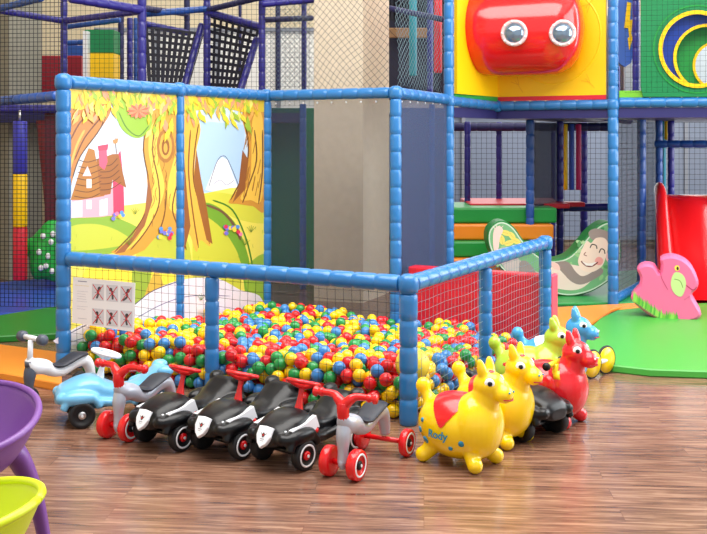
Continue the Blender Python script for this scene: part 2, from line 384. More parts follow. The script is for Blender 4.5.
# fine mesh screens with eyelets
def screen_mat(name, col, dens):
    m = bpy.data.materials.new(name); m.use_nodes = True; nt = m.node_tree; b = nt.nodes['Principled BSDF']; out = nt.nodes['Material Output']
    b.inputs['Base Color'].default_value = rgb(*col); b.inputs['Roughness'].default_value = .7
    t = nt.nodes.new('ShaderNodeBsdfTransparent'); mx = nt.nodes.new('ShaderNodeMixShader'); mx.inputs[0].default_value = dens
    nt.links.new(t.outputs[0], mx.inputs[1]); nt.links.new(b.outputs[0], mx.inputs[2]); nt.links.new(mx.outputs[0], out.inputs[0]); return m
SCR1 = screen_mat('grey_mesh_screen', (60, 68, 84), .27); SCR2 = screen_mat('blue_grey_mesh_screen', (64, 78, 116), .58)
def quad(name, a, b, z0, z1, m, parent, th=.002):
    d = (b-a).normalized(); nn = Vector((-d.y, d.x, 0)); c = (a+b)/2; L = (b-a).length
    R = Matrix((d, nn, (0, 0, 1))).transposed(); mb = MB(); mb.box((c.x, c.y, (z0+z1)/2), (L, th, z1-z0), R); return mb.build(name, m, parent, world=True)
quad('mesh_screen', pG+U*.05, pF-U*.05, .02, ZT-.035, SCR1, enc); quad('mesh_screen', pF+N*.05, pN-N*.05, .02, ZT-.05, SCR2, enc)
ey = MB()
for a, b, n in ((pG, pF, 9), (pF, pN, 7)):
    for i in range(n):
        p = a.lerp(b, (i+.7)/n); ey.ell((p.x, p.y, ZT-.068), .009, seg=8, rings=6)
ey.build('eyelet', WHT, enc, world=True)
# low red brick-pattern foam wall, last bay of the pit
def brick():
    m = bpy.data.materials.new('red_brick_vinyl'); m.use_nodes = True; nt = m.node_tree; b = nt.nodes['Principled BSDF']
    tc = nt.nodes.new('ShaderNodeTexCoord'); br = nt.nodes.new('ShaderNodeTexBrick'); br.inputs['Scale'].default_value = 1; br.inputs['Brick Width'].default_value = .075; br.inputs['Row Height'].default_value = .055
    mp = nt.nodes.new('ShaderNodeMapping'); mp.inputs['Rotation'].default_value = (PI/2, 0, 0); nt.links.new(tc.outputs['Object'], mp.inputs[0]); nt.links.new(mp.outputs[0], br.inputs['Vector'])
    br.inputs['Mortar Size'].default_value = .0018; br.offset = .5
    br.inputs['Color1'].default_value = rgb(214, 24, 50); br.inputs['Color2'].default_value = rgb(196, 20, 46); br.inputs['Mortar'].default_value = rgb(176, 30, 60)
    nt.links.new(br.outputs['Color'], b.inputs['Base Color']); b.inputs['Roughness'].default_value = .4; return m
fw = thing('foam_wall', pF+N*.11, rz_of(U), 'low red padded foam wall with brick pattern closing the back of the ball pit', 'foam wall')
MB().box((.65, 0, .245), (1.13, .13, .49), bev=.012).build('wall_block', brick(), fw)
MB().box((1.235, 0, .247), (.035, .14, .495), bev=.01).build('end_cap', mat('rose_vinyl', (236, 84, 112), .4), fw)['label'] = 'rose pink end cap'

# ---- printed scenery panels on the left side
projM = lambda x, y: plane_at(x, y, pA, N)
nM = Vector((N.y, -N.x, 0))                # faces the pit / camera side
def mural():
    a = Art(lambda x, y: projM(x, y)+nM*.004, nM)
    Y1, Y2, G1, G2, BR, DK = (244, 214, 60), (232, 190, 50), (196, 205, 70), (140, 180, 60), (214, 158, 60), (120, 72, 34)
    a.poly([(68, 84), (266, 96), (266, 345), (68, 345)], (206, 224, 240))
    a.blob(216, 188, 3.2, 4, (248, 214, 60))
    a.poly([(190, 120), (244, 125), (244, 195), (190, 195)], (180, 210, 240))
    a.poly([(205, 190), (216, 162), (222, 157), (227, 160), (240, 194)], (250, 250, 252)); a.line([(208, 188), (216, 163), (222, 156), (228, 161), (240, 190)], .7, (90, 90, 120)); a.line([(213, 184), (220, 180), (226, 185), (234, 180)], .6, (150, 150, 180))
    # meadow
    a.poly([(68, 222), (92, 214), (120, 206), (150, 202), (200, 194), (230, 188), (266, 186), (266, 345), (68, 345)], (240, 226, 96))
    a.poly([(68, 220), (88, 214), (110, 216), (135, 226), (150, 240), (120, 252), (68, 254)], G2, True); a.poly([(68, 228), (95, 224), (120, 232), (128, 244), (68, 250)], G1, True)
    a.poly([(198, 196), (215, 192), (240, 196), (266, 198), (266, 222), (240, 220), (222, 212), (205, 205)], (216, 214, 70), True)
    a.poly([(200, 203), (216, 206), (234, 222), (244, 244), (250, 270), (246, 300), (240, 262), (228, 240), (210, 226), (198, 216)], (120, 168, 50), True)
    a.poly([(196, 216), (214, 222), (230, 240), (240, 264), (236, 300), (200, 310), (192, 260)], (206, 208, 66), True)
    a.poly([(140, 240), (165, 226), (182, 232), (190, 252), (186, 272), (140, 268)], (196, 200, 66), True)
    a.poly([(86, 268), (130, 262), (176, 270), (186, 300), (150, 310), (90, 306)], (246, 226, 70), True)
    a.poly([(133, 262), (150, 262), (148, 290), (138, 302), (132, 306)], (150, 176, 60), True)
    a.poly([(150, 280), (158, 272), (168, 300), (178, 318), (150, 318), (142, 306)], (214, 176, 70), True)
    a.poly([(246, 268), (266, 255), (266, 300), (248, 292)], (150, 185, 60), True)
    # winding road at the bottom
    a.poly([(68, 345), (68, 332), (98, 318), (128, 308), (150, 292), (180, 280), (215, 278), (240, 290), (262, 300), (262, 345)], (238, 230, 240), True)
    a.line([(70, 333), (100, 318), (130, 307), (152, 291), (182, 280)], .9, (70, 70, 110)); a.line([(70, 342), (120, 326), (160, 305), (190, 296), (230, 296)], .8, (110, 110, 150))
    # cottage
    a.poly([(72, 194), (80, 190), (96, 196), (121, 183), (122, 214), (100, 217), (70, 218)], (240, 170, 186)); a.poly([(112, 165), (120, 150), (123, 180), (124, 213), (113, 214)], (214, 62, 98))
    a.poly([(70, 202), (82, 200), (82, 217), (70, 218)], (250, 214, 220))
    a.poly([(80, 168), (88, 148), (94, 150), (98, 172), (104, 196), (80, 200), (70, 200)], (176, 116, 46)); a.poly([(96, 160), (112, 154), (118, 154), (126, 188), (112, 180), (110, 194), (100, 196)], (160, 98, 40))
    for i in range(7): a.line([(73+i*.9, 196-i*6), (88, 198-i*6), (100+i*.5, 193-i*6)], .9, (104, 60, 26))
    for i in range(5): a.line([(99, 190-i*6), (110, 189-i*6), (121-i, 182-i*6)], .9, (100, 56, 24))
    a.poly([(98, 152), (101, 146), (106, 147), (107, 162), (104, 170), (99, 166)], (230, 90, 120)); a.poly([(97, 146), (108, 144), (107, 150), (98, 151)], (214, 66, 96))
    a.line([(116, 154), (115, 142), (115.5, 138)], 1, (120, 80, 60)); a.poly([(112, 140), (118, 138), (117, 143), (113, 144)], (200, 140, 80))
    for x, y in ((75, 206), (86, 205), (86, 184)): a.poly([(x, y-5), (x+5, y-5), (x+5, y+4), (x, y+4)], (252, 240, 236)); a.line([(x+2.5, y-5), (x+2.5, y+4)], .5, (190, 90, 110), False)
    a.poly([(99, 200), (107, 198), (107, 215), (99, 216)], (250, 226, 226)); a.line([(103, 199), (103, 215)], .6, (150, 70, 90), False)
    a.poly([(82, 176), (87, 166), (91, 176)], (242, 214, 220)); a.line([(110, 142), (118, 120), (114, 105)], .7, (250, 250, 250))
    # trunks
    a.poly([(68, 108), (84, 100), (108, 100), (110, 112), (102, 126), (92, 140), (80, 156), (73, 176), (68, 190)], (196, 128, 62), True); a.line([(74, 160), (84, 138), (100, 118)], 1.4, (110, 62, 32)); a.line([(70, 140), (80, 122), (96, 108)], 1.6, (120, 68, 36)); a.line([(69, 170), (76, 146), (84, 130)], 2.2, (232, 176, 86)); a.line([(108, 106), (100, 128), (80, 156), (72, 178)], 1.2, (84, 48, 26))
    a.poly([(146, 116), (162, 104), (182, 108), (183, 160), (185, 200), (190, 226), (184, 252), (176, 236), (168, 228), (156, 236), (144, 250), (126, 258), (110, 252), (128, 242), (140, 222), (148, 200), (146, 172), (142, 150)], BR)
    a.poly([(150, 128), (158, 122), (158, 158), (164, 188), (154, 216), (136, 242), (122, 252), (138, 236), (150, 204), (152, 176), (148, 150)], (246, 206, 84), True)
    a.poly([(168, 180), (178, 150), (182, 176), (184, 214), (176, 214), (168, 206)], (246, 204, 80), True)
    for l in ([(146, 118), (143, 150), (148, 180), (148, 204), (136, 228), (114, 252)], [(156, 120), (152, 150), (158, 182), (158, 206), (146, 230), (130, 250)], [(166, 190), (164, 214), (158, 234)], [(176, 186), (172, 210), (180, 232), (186, 250)], [(184, 120), (182, 160), (186, 200)]): a.line(l, 1.3, (112, 70, 30))
    a.blob(165, 146, 9, 17, (176, 118, 50)); a.blob(165, 146, 6.5, 13, (226, 172, 72)); a.blob(165, 147, 4, 8.5, (150, 94, 40)); a.blob(165, 148, 2, 5, (226, 170, 70))
    a.poly([(184, 112), (196, 116), (200, 130), (196, 150), (194, 176), (200, 204), (206, 226), (210, 246), (200, 240), (196, 252), (190, 236), (184, 220)], (236, 184, 72), True); a.line([(198, 124), (194, 152), (193, 180), (200, 208), (209, 244)], 1.2, (110, 66, 28)); a.line([(190, 130), (188, 170), (192, 210), (198, 248)], 1.4, (140, 86, 36))
    a.poly([(242, 112), (266, 112), (266, 206), (252, 206), (238, 204), (228, 202), (238, 188), (245, 168), (248, 146)], (212, 150, 58), True); a.poly([(252, 120), (262, 118), (262, 196), (250, 200), (240, 198), (250, 176)], (244, 196, 78), True)
    for l in ([(243, 116), (248, 146), (244, 172), (230, 200)], [(254, 130), (256, 160), (248, 186), (242, 203)], [(262, 130), (262, 170), (258, 204)]): a.line(l, 1.3, (108, 64, 28))
    rb = random.Random(11)
    a.poly([(178, 112), (183, 112), (184, 160), (187, 200), (190, 226), (184, 250), (180, 232), (180, 200), (177, 160)], (150, 92, 48))
    a.poly([(148, 176), (152, 200), (144, 226), (124, 252), (114, 254), (132, 236), (144, 216)], (160, 100, 56)); a.poly([(242, 150), (248, 160), (244, 190), (232, 203), (238, 186)], (150, 90, 44)); a.poly([(196, 150), (200, 176), (206, 206), (212, 244), (206, 240), (198, 206), (193, 180)], (158, 98, 44))
    a.line([(206, 205), (222, 212), (234, 226), (240, 240)], 2.4, (120, 84, 60)); a.line([(212, 200), (232, 210), (246, 240), (252, 266)], 1.6, (70, 130, 40))
    for i in range(26):
        x = rb.uniform(150, 182); y = rb.uniform(112, 215); a.line([(x, y), (x+rb.uniform(-2, 2), y+6), (x+rb.uniform(-3, 2), y+13)], .7, (168, 112, 44))
    for i in range(16):
        x = rb.uniform(245, 262); y = rb.uniform(120, 185); a.line([(x, y), (x-1.5, y+8), (x-3, y+15)], .7, (168, 112, 44))
    for i in range(40):
        x = rb.uniform(72, 262); y = rb.uniform(228, 300); a.line([(x, y), (x+rb.uniform(-1, 1), y-3.5)], .7, (150, 170, 50), False)
    # leaves hanging from above
    a.poly([(68, 84), (266, 96), (266, 112), (240, 112), (220, 106), (200, 110), (180, 112), (150, 108), (120, 104), (96, 104), (80, 110), (68, 108)], (232, 200, 56))
    a.poly([(112, 96), (138, 96), (150, 110), (150, 128), (138, 138), (124, 132), (116, 118)], (150, 190, 56), True); a.line([(118, 112), (126, 128), (138, 136), (148, 126)], 1.2, (84, 130, 40))
    rnd = random.Random(3)
    lc = [(248, 222, 60), (240, 206, 50), (206, 208, 60), (160, 192, 60), (238, 176, 90), (250, 236, 120), (236, 160, 120)]
    for i in range(300):
        x = rnd.uniform(77, 256); lim = 110+10*math.sin(x*.09)+(14 if 184 < x < 200 or 150 < x < 176 else 0)+(10 if x > 240 else 0)
        y = rnd.uniform(84+(x-68)*.055, lim) if i > 110 else rnd.uniform(84+(x-68)*.055, 92+(x-68)*.055); L = rnd.uniform(8, 17); an = rnd.uniform(.9, 2.2); dx, dy = math.cos(an), math.sin(an); wd = rnd.uniform(1.3, 2.8)
        a.poly([(x, y), (x+dx*L*.5-dy*wd, y+dy*L*.5+dx*wd), (x+dx*L, y+dy*L), (x+dx*L*.5+dy*wd, y+dy*L*.5-dx*wd)], lc[rnd.randrange(len(lc))])
        if i % 3 == 0: a.line([(x, y), (x+dx*L, y+dy*L)], .5, (150, 110, 40), False)
    for i in range(14):
        an = i*.45; a.poly([(137, 111), (137+9*math.cos(an-.2), 111+6*math.sin(an-.2)), (137+12*math.cos(an), 111+8*math.sin(an)), (137+9*math.cos(an+.2), 111+6*math.sin(an+.2))], (232, 110, 84) if i % 2 else (240, 150, 110))
    # flowers and tufts
    for cx, cy, n in ((163, 233, 14), (232, 230, 14), (119, 216, 7)):
        for i in range(n): a.blob(cx+rnd.uniform(-8, 8), cy+rnd.uniform(-5, 5), 2.1, 2.1, rnd.choice([(226, 50, 84), (120, 120, 214), (240, 130, 170), (90, 150, 220), (240, 214, 70)]), n=8)
    for cx, cy in ((134, 214), (128, 245), (195, 268), (250, 232), (244, 245), (110, 290), (200, 300), (256, 275)):
        for k in range(5): a.line([(cx, cy), (cx+(k-2)*2.2, cy-7+abs(k-2))], .9, (90, 130, 40), False)
    return a
A_ = mural()
# one printed sheet per bay; the ink sits on each bay's board
qa = quad('mural_panel', pA+N*.03, pM-N*.02, .02, ZT-.03, mat('panel_board', (240, 236, 220), .5), enc, .006); quad('mural_panel', pM+N*.02, pG-N*.03, .02, ZT-.03, MATS['panel_board'], enc, .006)
pr = A_.mb.build('printed_forest_scene', paint_mat(), qa); pr.matrix_parent_inverse = Matrix.Identity(4)
for v in pr.data.vertices: v.co = v.co-enc.location-Vector((0, 0, 0))

# ---- rules sign on the front net
projS = lambda x, y: plane_at(x, y, pA-N*.012, U)
nS = Vector((-N.x, -N.y, 0))
sgn = thing('rules_sign', projS(103, 326), 0, 'white rules sign with six crossed-out pictures hanging on the front net', 'sign')
a = Art(lambda x, y: projS(x, y)+nS*.0005, nS)
cs = [projS(x, y) for x, y in ((73, 277), (135, 283), (133.5, 332), (72, 322.6))]
mb = MB(); vs = cs+[c-nS*.004 for c in cs]; mb.add(vs, [(0, 3, 2, 1), (4, 5, 6, 7), (0, 1, 5, 4), (1, 2, 6, 5), (2, 3, 7, 6), (3, 0, 4, 7)], 0, False)
mb.build('sign_board', mat('sign_white', (246, 246, 250), .4), sgn, world=True)
for r_ in range(2):
    for c_ in range(3):
        x = 92+14.2*c_; y = 283.5+24.6*r_+c_*1.1; a.poly([(x, y), (x+12, y+.9), (x+12, y+17.5), (x, y+16.6)], (214, 214, 222))
        rnd = random.Random(r_*3+c_)
        a.blob(x+6+rnd.uniform(-2, 2), y+5, 1.7, 1.9, (60, 60, 66)); a.line([(x+6, y+6), (x+5+rnd.uniform(-2, 2), y+11), (x+3+rnd.uniform(-1, 5), y+15)], 2, (70, 70, 78)); a.line([(x+3, y+9), (x+9, y+8+rnd.uniform(-2, 3))], 1.3, (70, 70, 78), False)
        a.line([(x+1, y+1), (x+11, y+16)], 2.0, (206, 30, 44), False); a.line([(x+11, y+2), (x+1, y+15.5)], 2.0, (206, 30, 44), False)
a.line([(78, 281), (87, 281.8)], 1.6, (96, 104, 150), False); a.line([(75, 285), (89, 286.2)], .7, (220, 200, 120), False)
for y in (291, 293.5, 296, 298.5, 301, 306, 308.5): a.line([(77, y), (88-(y % 3), y+.9)], .6, (180, 184, 200), False)
a.line([(78, 318), (87, 319)], 1.2, (196, 198, 210), False)
a.mb.build('print', paint_mat(), sgn, world=True)

# ================================================================== BALLS
R_ = .0375; cols = [('red', (226, 26, 34)), ('yellow', (255, 208, 6)), ('green', (30, 150, 72)), ('blue', (60, 134, 206))]
BM = [mat(n+'_ball_plastic', c, .22, coat=.3) for n, c in cols]
def hsurf(s, t):                            # s along front 0..2.42, t into the pit 0..2.36 -> height of the heap
    a = s/2.42; b = t/2.36
    return (.30*(1-a)+.27*a)*(1-b)+(.12*(1-a)+.085*a)*b+.02*math.sin(s*4)*math.sin(t*3+1)
vol = 0; P = []
while len(P) < 2500:
    s_, t, z = np.random.uniform(R_+.03, 2.42-R_-.03), np.random.uniform(R_+.035, 2.36-R_-.04), np.random.uniform(R_, .32)
    if z < hsurf(s_, t): P.append((s_, t, z))
P = np.array(P)
blk = lambda P: None
for it in range(70):                        # push overlapping balls apart, let them settle
    P[:, 2] -= .0015 if it < 50 else 0
    order = np.argsort(P[:, 1]); P = P[order]
    ys = P[:, 1]; hi = np.searchsorted(ys, ys+2*R_)
    I = np.concatenate([np.full(h-i-1, i) for i, h in enumerate(hi)]); J = np.concatenate([np.arange(i+1, h) for i, h in enumerate(hi)])
    D = P[J]-P[I]; q = (D**2).sum(1); m_ = q < (2*R_)**2; I, J, D = I[m_], J[m_], D[m_]; ln = np.sqrt((D**2).sum(1))+1e-9
    mv = D/ln[:, None]*((2*R_-ln)*.4)[:, None]; np.add.at(P, I, -mv); np.add.at(P, J, mv)
    P[:, 2] = np.maximum(P[:, 2], R_+.002); P[:, 0] = np.clip(P[:, 0], R_+.03, 2.42-R_-.03); P[:, 1] = np.clip(P[:, 1], R_+.035, 2.36-R_-.04)
    for pp in (0, 1.16, 2.42):              # keep clear of the front posts
        dx = P[:, 0]-pp; dd = np.sqrt(dx**2+P[:, 1]**2); m2 = dd < R_+.045
        P[m2, 1] = np.sqrt(np.maximum(0, (R_+.046)**2-dx[m2]**2))
    P[:, 2] = np.minimum(P[:, 2], [max(R_+.002, hsurf(q_[0], q_[1])-R_+.035) for q_ in P])
big_ = Vector((pC.x, pC.y, 0))+N*.22-U*.1+Vector((.02, 0, .26)); bs, bt = (big_-pA).dot(U), (big_-pA).dot(N)
P = P[np.sqrt((P[:, 0]-bs)**2+(P[:, 1]-bt)**2+(P[:, 2]-.26)**2) > .095+R_*.9]
P3 = [pA+U*p[0]+N*p[1]+Vector((0, 0, p[2])) for p in P]
top = []
for p in P:
    d = P-p; over = (np.sqrt(d[:, 0]**2+d[:, 1]**2) < R_*.95) & (d[:, 2] > R_*.7)
    top.append(not over.any() or p[1] < .11 or p[0] > 2.30)
idx = [i for i in range(len(P)) if top[i]]
idx.sort(key=lambda i: (P3[i]-Vector((0, 0, CH))).length)
keep = set(idx[:296]); rc = np.random.choice(4, len(P), p=[.27, .34, .20, .19])
sph = []
for m in BM:
    b_ = MB(); b_.ell((0, 0, 0), R_, seg=20, rings=12); b_.lathe([(R_*1.004, -.0012), (R_*1.012, 0), (R_*1.004, .0012)], (0, 0, 0), (0, 0, 1), 20)
    o = b_.build('plastic_ball', m); sph.append(o)
used = [False]*4
for i in idx[:296]:
    c = int(rc[i]); o = sph[c] if not used[c] else sph[c].copy()
    if used[c]: COL.objects.link(o)
    used[c] = True; o.location = P3[i]; o.rotation_euler = (random.uniform(0, 6), random.uniform(0, 6), 0)
    n_ = cols[c][0]; tag(o, n_+' plastic play ball near the front of the ball pit', 'ball', n_+' balls in the front of the ball pit')
mb = MB()
for i in range(len(P)):
    if i in keep: continue
    if not top[i]: mb.ell(P3[i], R_, seg=10, rings=6, mi=int(rc[i]))
    else: mb.ell(P3[i], R_, seg=16, rings=10, mi=int(rc[i]))
tag(mb.build('plastic_balls', BM), 'hundreds of red, yellow, green and blue balls filling the back of the pit', 'balls', kind='stuff')
q = pC+N*.22-U*.1
tag(MB().ell((q.x+.02, q.y, .26), .095, seg=32, rings=20).build('large_ball', mat('pale_yellow_vinyl', (246, 222, 70), .35)), 'larger pale yellow ball lying behind the front right corner post', 'ball')
# ================================================================== REAR PLAY STRUCTURE
ZD = 1.8
ps = thing('play_structure', (p2.x, p2.y, 0), 0, 'tall two-level indoor play structure of blue and purple padded tubes with nets behind the pit', 'play structure')
def bar(a, b, r, m, name='beam', step=.14, parent=ps): mb = MB(); padded(mb, a, b, r, step, 10); return mb.build(name, m, parent, world=True)
def vpost(px, d, y0, y1, r, m, name='post'):
    a = at(px, y0, d); b = at(px, y1, d); return bar((a.x, a.y, max(b.z, 0.0)), (a.x, a.y, a.z), r, m, name)
def pbar(x0, y0, d0, x1, y1, d1, r, m, name='beam'): return bar(at(x0, y0, d0), at(x1, y1, d1), r, m, name)
ZTOP = 4.2
# tall near posts and deck edge beams
for p, r in ((p2, .048), (pN, .045)): post(p, 0, ZTOP, r, LB, ps, 'post', 12)
p3 = Vector((3.45, 8.72, 0)); post(p3, 0, ZTOP, .046, LB, ps, 'post', 12)
rail(pN, p1, ZD+.02, ZD, .045, LB, ps, 'beam', .03); rail(p1, p2, ZD, ZD, .045, LB, ps, 'beam', .03); rail(p2, p3, ZD+.015, ZD+.015, .045, LB, ps, 'beam', .05)
knuckle(p1, ZD, .055, LB, ps); knuckle(p2, ZD, .058, LB, ps); knuckle(pN, ZD+.02, .055, LB, ps)
# decks
dk = MB()
B = 1.9
def slab(mb, P, z0, z1): mb.prism([(p.x, p.y) for p in P], (0, 0, z0), (1, 0, 0), (0, 1, 0), z1-z0)
slab(dk, [pN+N*.05, p1, p2, p3, p3+N*3.0, pN+N*3.2], 1.68, 1.77); dk.build('deck', mat('purple_deck_vinyl', (36, 34, 98), .5), ps, world=True)
# light-green edge trim over right-hand beam
quad('edge_trim', p2+Vector((.06, .02, 0)), p3, ZD+.06, ZD+.12, LIMEV, ps, .05)
# lower level posts under the deck (blue/purple)
b1 = Vector((2.83, 9.9, 0)); post(b1, .03, 1.7, .044, MBL, ps); bar((p2.x, p2.y, .06), (b1.x, b1.y, .06), .045, LB, 'base_rail')
for px, d, m, r in ((467.5, 11.0, PB, .035), (499, 11.4, PB, .035), (530, 10.1, MBL, .042), (560, 10.9, PB, .04), (584, 11.6, PB, .042), (659, 10.3, MBL, .036), (671, 10.6, PB, .036), (553, 12.4, PB, .03)):
    p = at(px, 0, d); post(Vector((p.x, p.y, 0)), .0, 1.68, r, m, ps)
pbar(540, 208, 11.0, 612, 207, 10.9, .045, PB); pbar(655, 144, 10.3, 720, 144, 10.0, .04, MBL); pbar(440, 127, 11.3, 612, 127, 11.3, .05, NAVY); pbar(575, 112, 9.6, 630, 120, 10.1, .05, PB)
# lower nets and screens
mb = MB(); a_ = at(440, 0, 11.7); net(mb, (a_.x, a_.y, .0), (1, -.02, 0), (0, 0, 1), 3.4, 1.68, .06, .0022); mb.build('rear_net', NETB, ps, world=True)
mb = MB(); net(mb, p2+N*.06+Vector((0, 0, .1)), N, (0, 0, 1), 2.2, 1.58, .05, .0018); mb.build('side_net', NETB, ps, world=True)
quad('mesh_screen', p2+N*.06, b1-N*.05, .1, 1.7, SCR1, ps)
a_ = at(467, 0, 11.05); b_ = at(499, 0, 11.45); quad('mesh_screen', Vector((at(530, 0, 10.15).x, 10.15, 0)), Vector((at(560, 0, 10.95).x, 10.95, 0)), .6, 1.66, screen_mat('dark_mesh_screen', (36, 44, 78), .7), ps)
quad('mesh_screen', b1+N*.05, b1+N*1.1, .1, 1.66, SCR1, ps)

# ---- yellow panel with red bubble tube
yp = thing('tube_bubble_panel', (p1.x, p1.y, ZD), 0, 'yellow wall panel with bulging red tube and two round windows on the upper level', 'play panel')
quad('yellow_panel', pN+N*.1+Vector((.02, -.01, 0)), p1-N*.0, ZD+.085, 3.2, YELV, yp, .03); quad('yellow_panel', p1+U*.01, p2-U*.06, ZD+.085, 3.2, YELV, yp, .03)
quad('green_kick_strip', pN+N*.1, p1, ZD+.0, ZD+.085, GRN, yp, .03)
quad('red_kick_strip', p1+U*.0, p2-U*.06, ZD+.045, ZD+.085, REDV, yp, .03)['label'] = 'thin red strip under the panel'
# red tube: a fat rounded tube bulging towards the viewer between px 462..590, y -6..78
c0 = at(477, 33, 9.08); c1 = at(560, 33, 9.02)
ctr = (c0+c1)/2; ax = (c1-c0).normalized(); hh = .43
mb = MB(); path = []; R = []
prof = [(.0, .10), (.05, .26), (.12, .36), (.22, .41), (.36, .43), (.60, .43), (.80, .43), (.92, .42), (1.03, .37), (1.10, .28), (1.14, .14), (1.155, .01)]
x0 = at(456, 33, 9.25)
axd = Vector((U.x, U.y*.5, 0)).normalized()
mb.lathe([(r*.99, h) for h, r in prof], x0+Vector((0, -.0, .02)), axd, 40)
mb.build('red_tube', mat('glossy_red_plastic', (226, 24, 26), .18, coat=.6), yp, world=True)
mb = MB(); mb.torus(at(553, 36, 9.2)+Vector((0, 0, 0)), Vector((-U.y*-1, -U.x, 0)), .44, .012); 
mb.build('moulded_ring', YELV, yp, world=True)
glassm = mat('smoky_window', (120, 140, 160), .05, coat=1, metal=.6)
def tube_window(px, py, d, nrm, r):
    c = at(px, py, d); nrm = Vector(nrm).normalized(); g = MB(); g.lathe([(r, -.05), (r, .004), (r*.9, .02), (r*.6, .035), (.001, .045)], c, nrm, 28); o = g.build('window_dome', glassm, yp, world=True)
    t = MB(); t.torus(c, nrm, r*1.12, .018); x, y = frame_of(nrm)
    for i in range(9):
        q = 2*PI*i/9; t.ell(c+(x*math.cos(q)+y*math.sin(q))*r*1.16+nrm*.017, .011, seg=8, rings=6, mi=1)
    f_ = t.build('window_ring', [mat('clear_grey_ring', (222, 190, 190), .3), WHT], yp, world=True)
xc = x0+axd*.5
nfront = Vector((axd.y, -axd.x, 0))
for px in (514, 563):
    k = (px-353.5)/F; best = None
    for h in np.linspace(0.1, 1.1, 60):
        rr = np.interp(h, [p[1-1] for p in prof], [p[1] for p in prof]); q = x0+axd*h+nfront*rr
        e = abs(q.x-k*q.y)
        if best is None or e < best[0]: best = (e, h, rr, q)
    q = best[3]; nn = nfront if px == 514 else (nfront+axd*.15).normalized(); x, y = q.x, q.y; zz = CH-(33-HZ)/F*q.y
    pyy = 33
    tube_window((q.x/q.y)*F+353.5, pyy, q.y-.0, nn, .088)
# moulded arrows
ar = Art(lambda x, y: plane_at(x, y, p1+Vector((U.y, -U.x, 0)).normalized()*.02, U), (U.y, -U.x, 0))
for x, y, a0 in ((590, 82, 3.8), (519, 85, 4.0), (590, 4, 2.4)):
    for da in (-.5, .5): ar.line([(x, y), (x+9*math.cos(a0+da)+0, y+9*math.sin(a0+da)*-0+9*math.sin(a0+da))], .9, (226, 160, 0), False)
    ar.line([(x-6*math.cos(a0)*-1, y+6*math.sin(a0)), (x-6*math.cos(a0)*1, y-10*math.sin(a0))], .9, (226, 160, 0), False)
ar.mb.build('moulded_arrows', paint_mat(), yp, world=True)

# ---- green panel with crescent openings (right)
gp = thing('crescent_panel', (p2.x+.5, p2.y, ZD), 0, 'green wall panel with round opening and nested crescents on the upper level', 'play panel')
gU = (p3-p2).normalized(); gN = Vector((gU.y, -gU.x, 0)); gproj = lambda x, y: plane_at(x, y, p2-gN*.05, gU)
def px2g(x, y): v = gproj(x, y); return ((v-p2).dot(gU), v.z)
def holed(poly, hole): return poly+[poly[0]]+[hole[0]]+list(reversed(hole))
def circ(cx, cy, r, n=40): return [px2g(cx+r*math.cos(2*PI*i/n), cy+r*math.sin(2*PI*i/n)) for i in range(n)]
def ring(mb, cx, cy, ro, ri, d0, th, mi=0, cxi=None, cyi=None, n=48):
    cxi = cx if cxi is None else cxi; cyi = cy if cyi is None else cyi; vs = []; fs = []
    for i in range(n):
        t = 2*PI*i/n
        o_ = px2g(cx+ro*math.cos(t), cy+ro*math.sin(t)); i_ = px2g(cxi+ri*math.cos(t), cyi+ri*math.sin(t))
        for (a, b) in (o_, i_):
            for dd in (d0, d0+th): vs.append(p2+gU*a+gN*dd+Vector((0, 0, b)))
    for i in range(n):
        j = (i+1) % n; a, b = 4*i, 4*j
        fs += [(a, b, b+2, a+2), (a+1, a+3, b+3, b+1), (a, a+1, b+1, b), (a+2, b+2, b+3, a+3)]
    mb.add(vs, fs, mi, False)
HX, HY, HR = 696, 50, 37
# green plate with the hole: ring from circle to rectangle
mb = MB(); n = 48; vs = []; fs = []
L0, L1, T0, T1 = 640, 790, -30, 97
for i in range(n):
    t = 2*PI*(i+.5)/n; c, s_ = math.cos(t), math.sin(t)
    k = min((L1-HX)/c if c > 0 else (L0-HX)/c, (T1-HY)/s_ if s_ > 0 else (T0-HY)/s_)
    for (a, b) in (px2g(HX+c*k, HY+s_*k), px2g(HX+HR*c, HY+HR*s_)):
        for dd in (0, .03): vs.append(p2+gU*a+gN*dd+Vector((0, 0, b)))
for i in range(n):
    j = (i+1) % n; a, b = 4*i, 4*j; fs += [(a, b, b+2, a+2), (a+1, a+3, b+3, b+1), (a, a+1, b+1, b), (a+2, b+2, b+3, a+3)]
mb.add(vs, fs, 0, False); mb.build('green_plate', GRND, gp, world=True)
mb = MB(); ring(mb, HX, HY, HR+1.5, HR-2.5, .032, .015); mb.build('outer_ring', YELV, gp, world=True)
mb = MB(); ring(mb, HX, HY, HR+7, HR+5.5, .03, .006); mb.build('moulded_ring', GRN, gp, world=True)
mb = MB(); ring(mb, HX, HY, HR+3, 33, -.10, .04, 0, 707, 58); mb.build('blue_crescent', mat('blue_plastic', (30, 70, 180), .3), gp, world=True)
mb = MB(); ring(mb, 707, 58, 34, 31, -.055, .03); mb.build('middle_ring', YELV, gp, world=True)
mb = MB(); ring(mb, 707, 58, 34, 24, -.2, .04, 0, 719, 65); mb.build('green_crescent', GRN, gp, world=True)
mb = MB(); ring(mb, 719, 65, 25, 22.5, -.155, .03); mb.build('inner_ring', YELV, gp, world=True)
# rear board behind the openings, pale
b_ = MB(); c = gproj(720, 55); b_.box((c.x+.15, c.y+.9, c.z), (1.5, .03, .9)); b_.build('rear_board', mat('pale_board', (205, 210, 214), .4), gp, world=True)
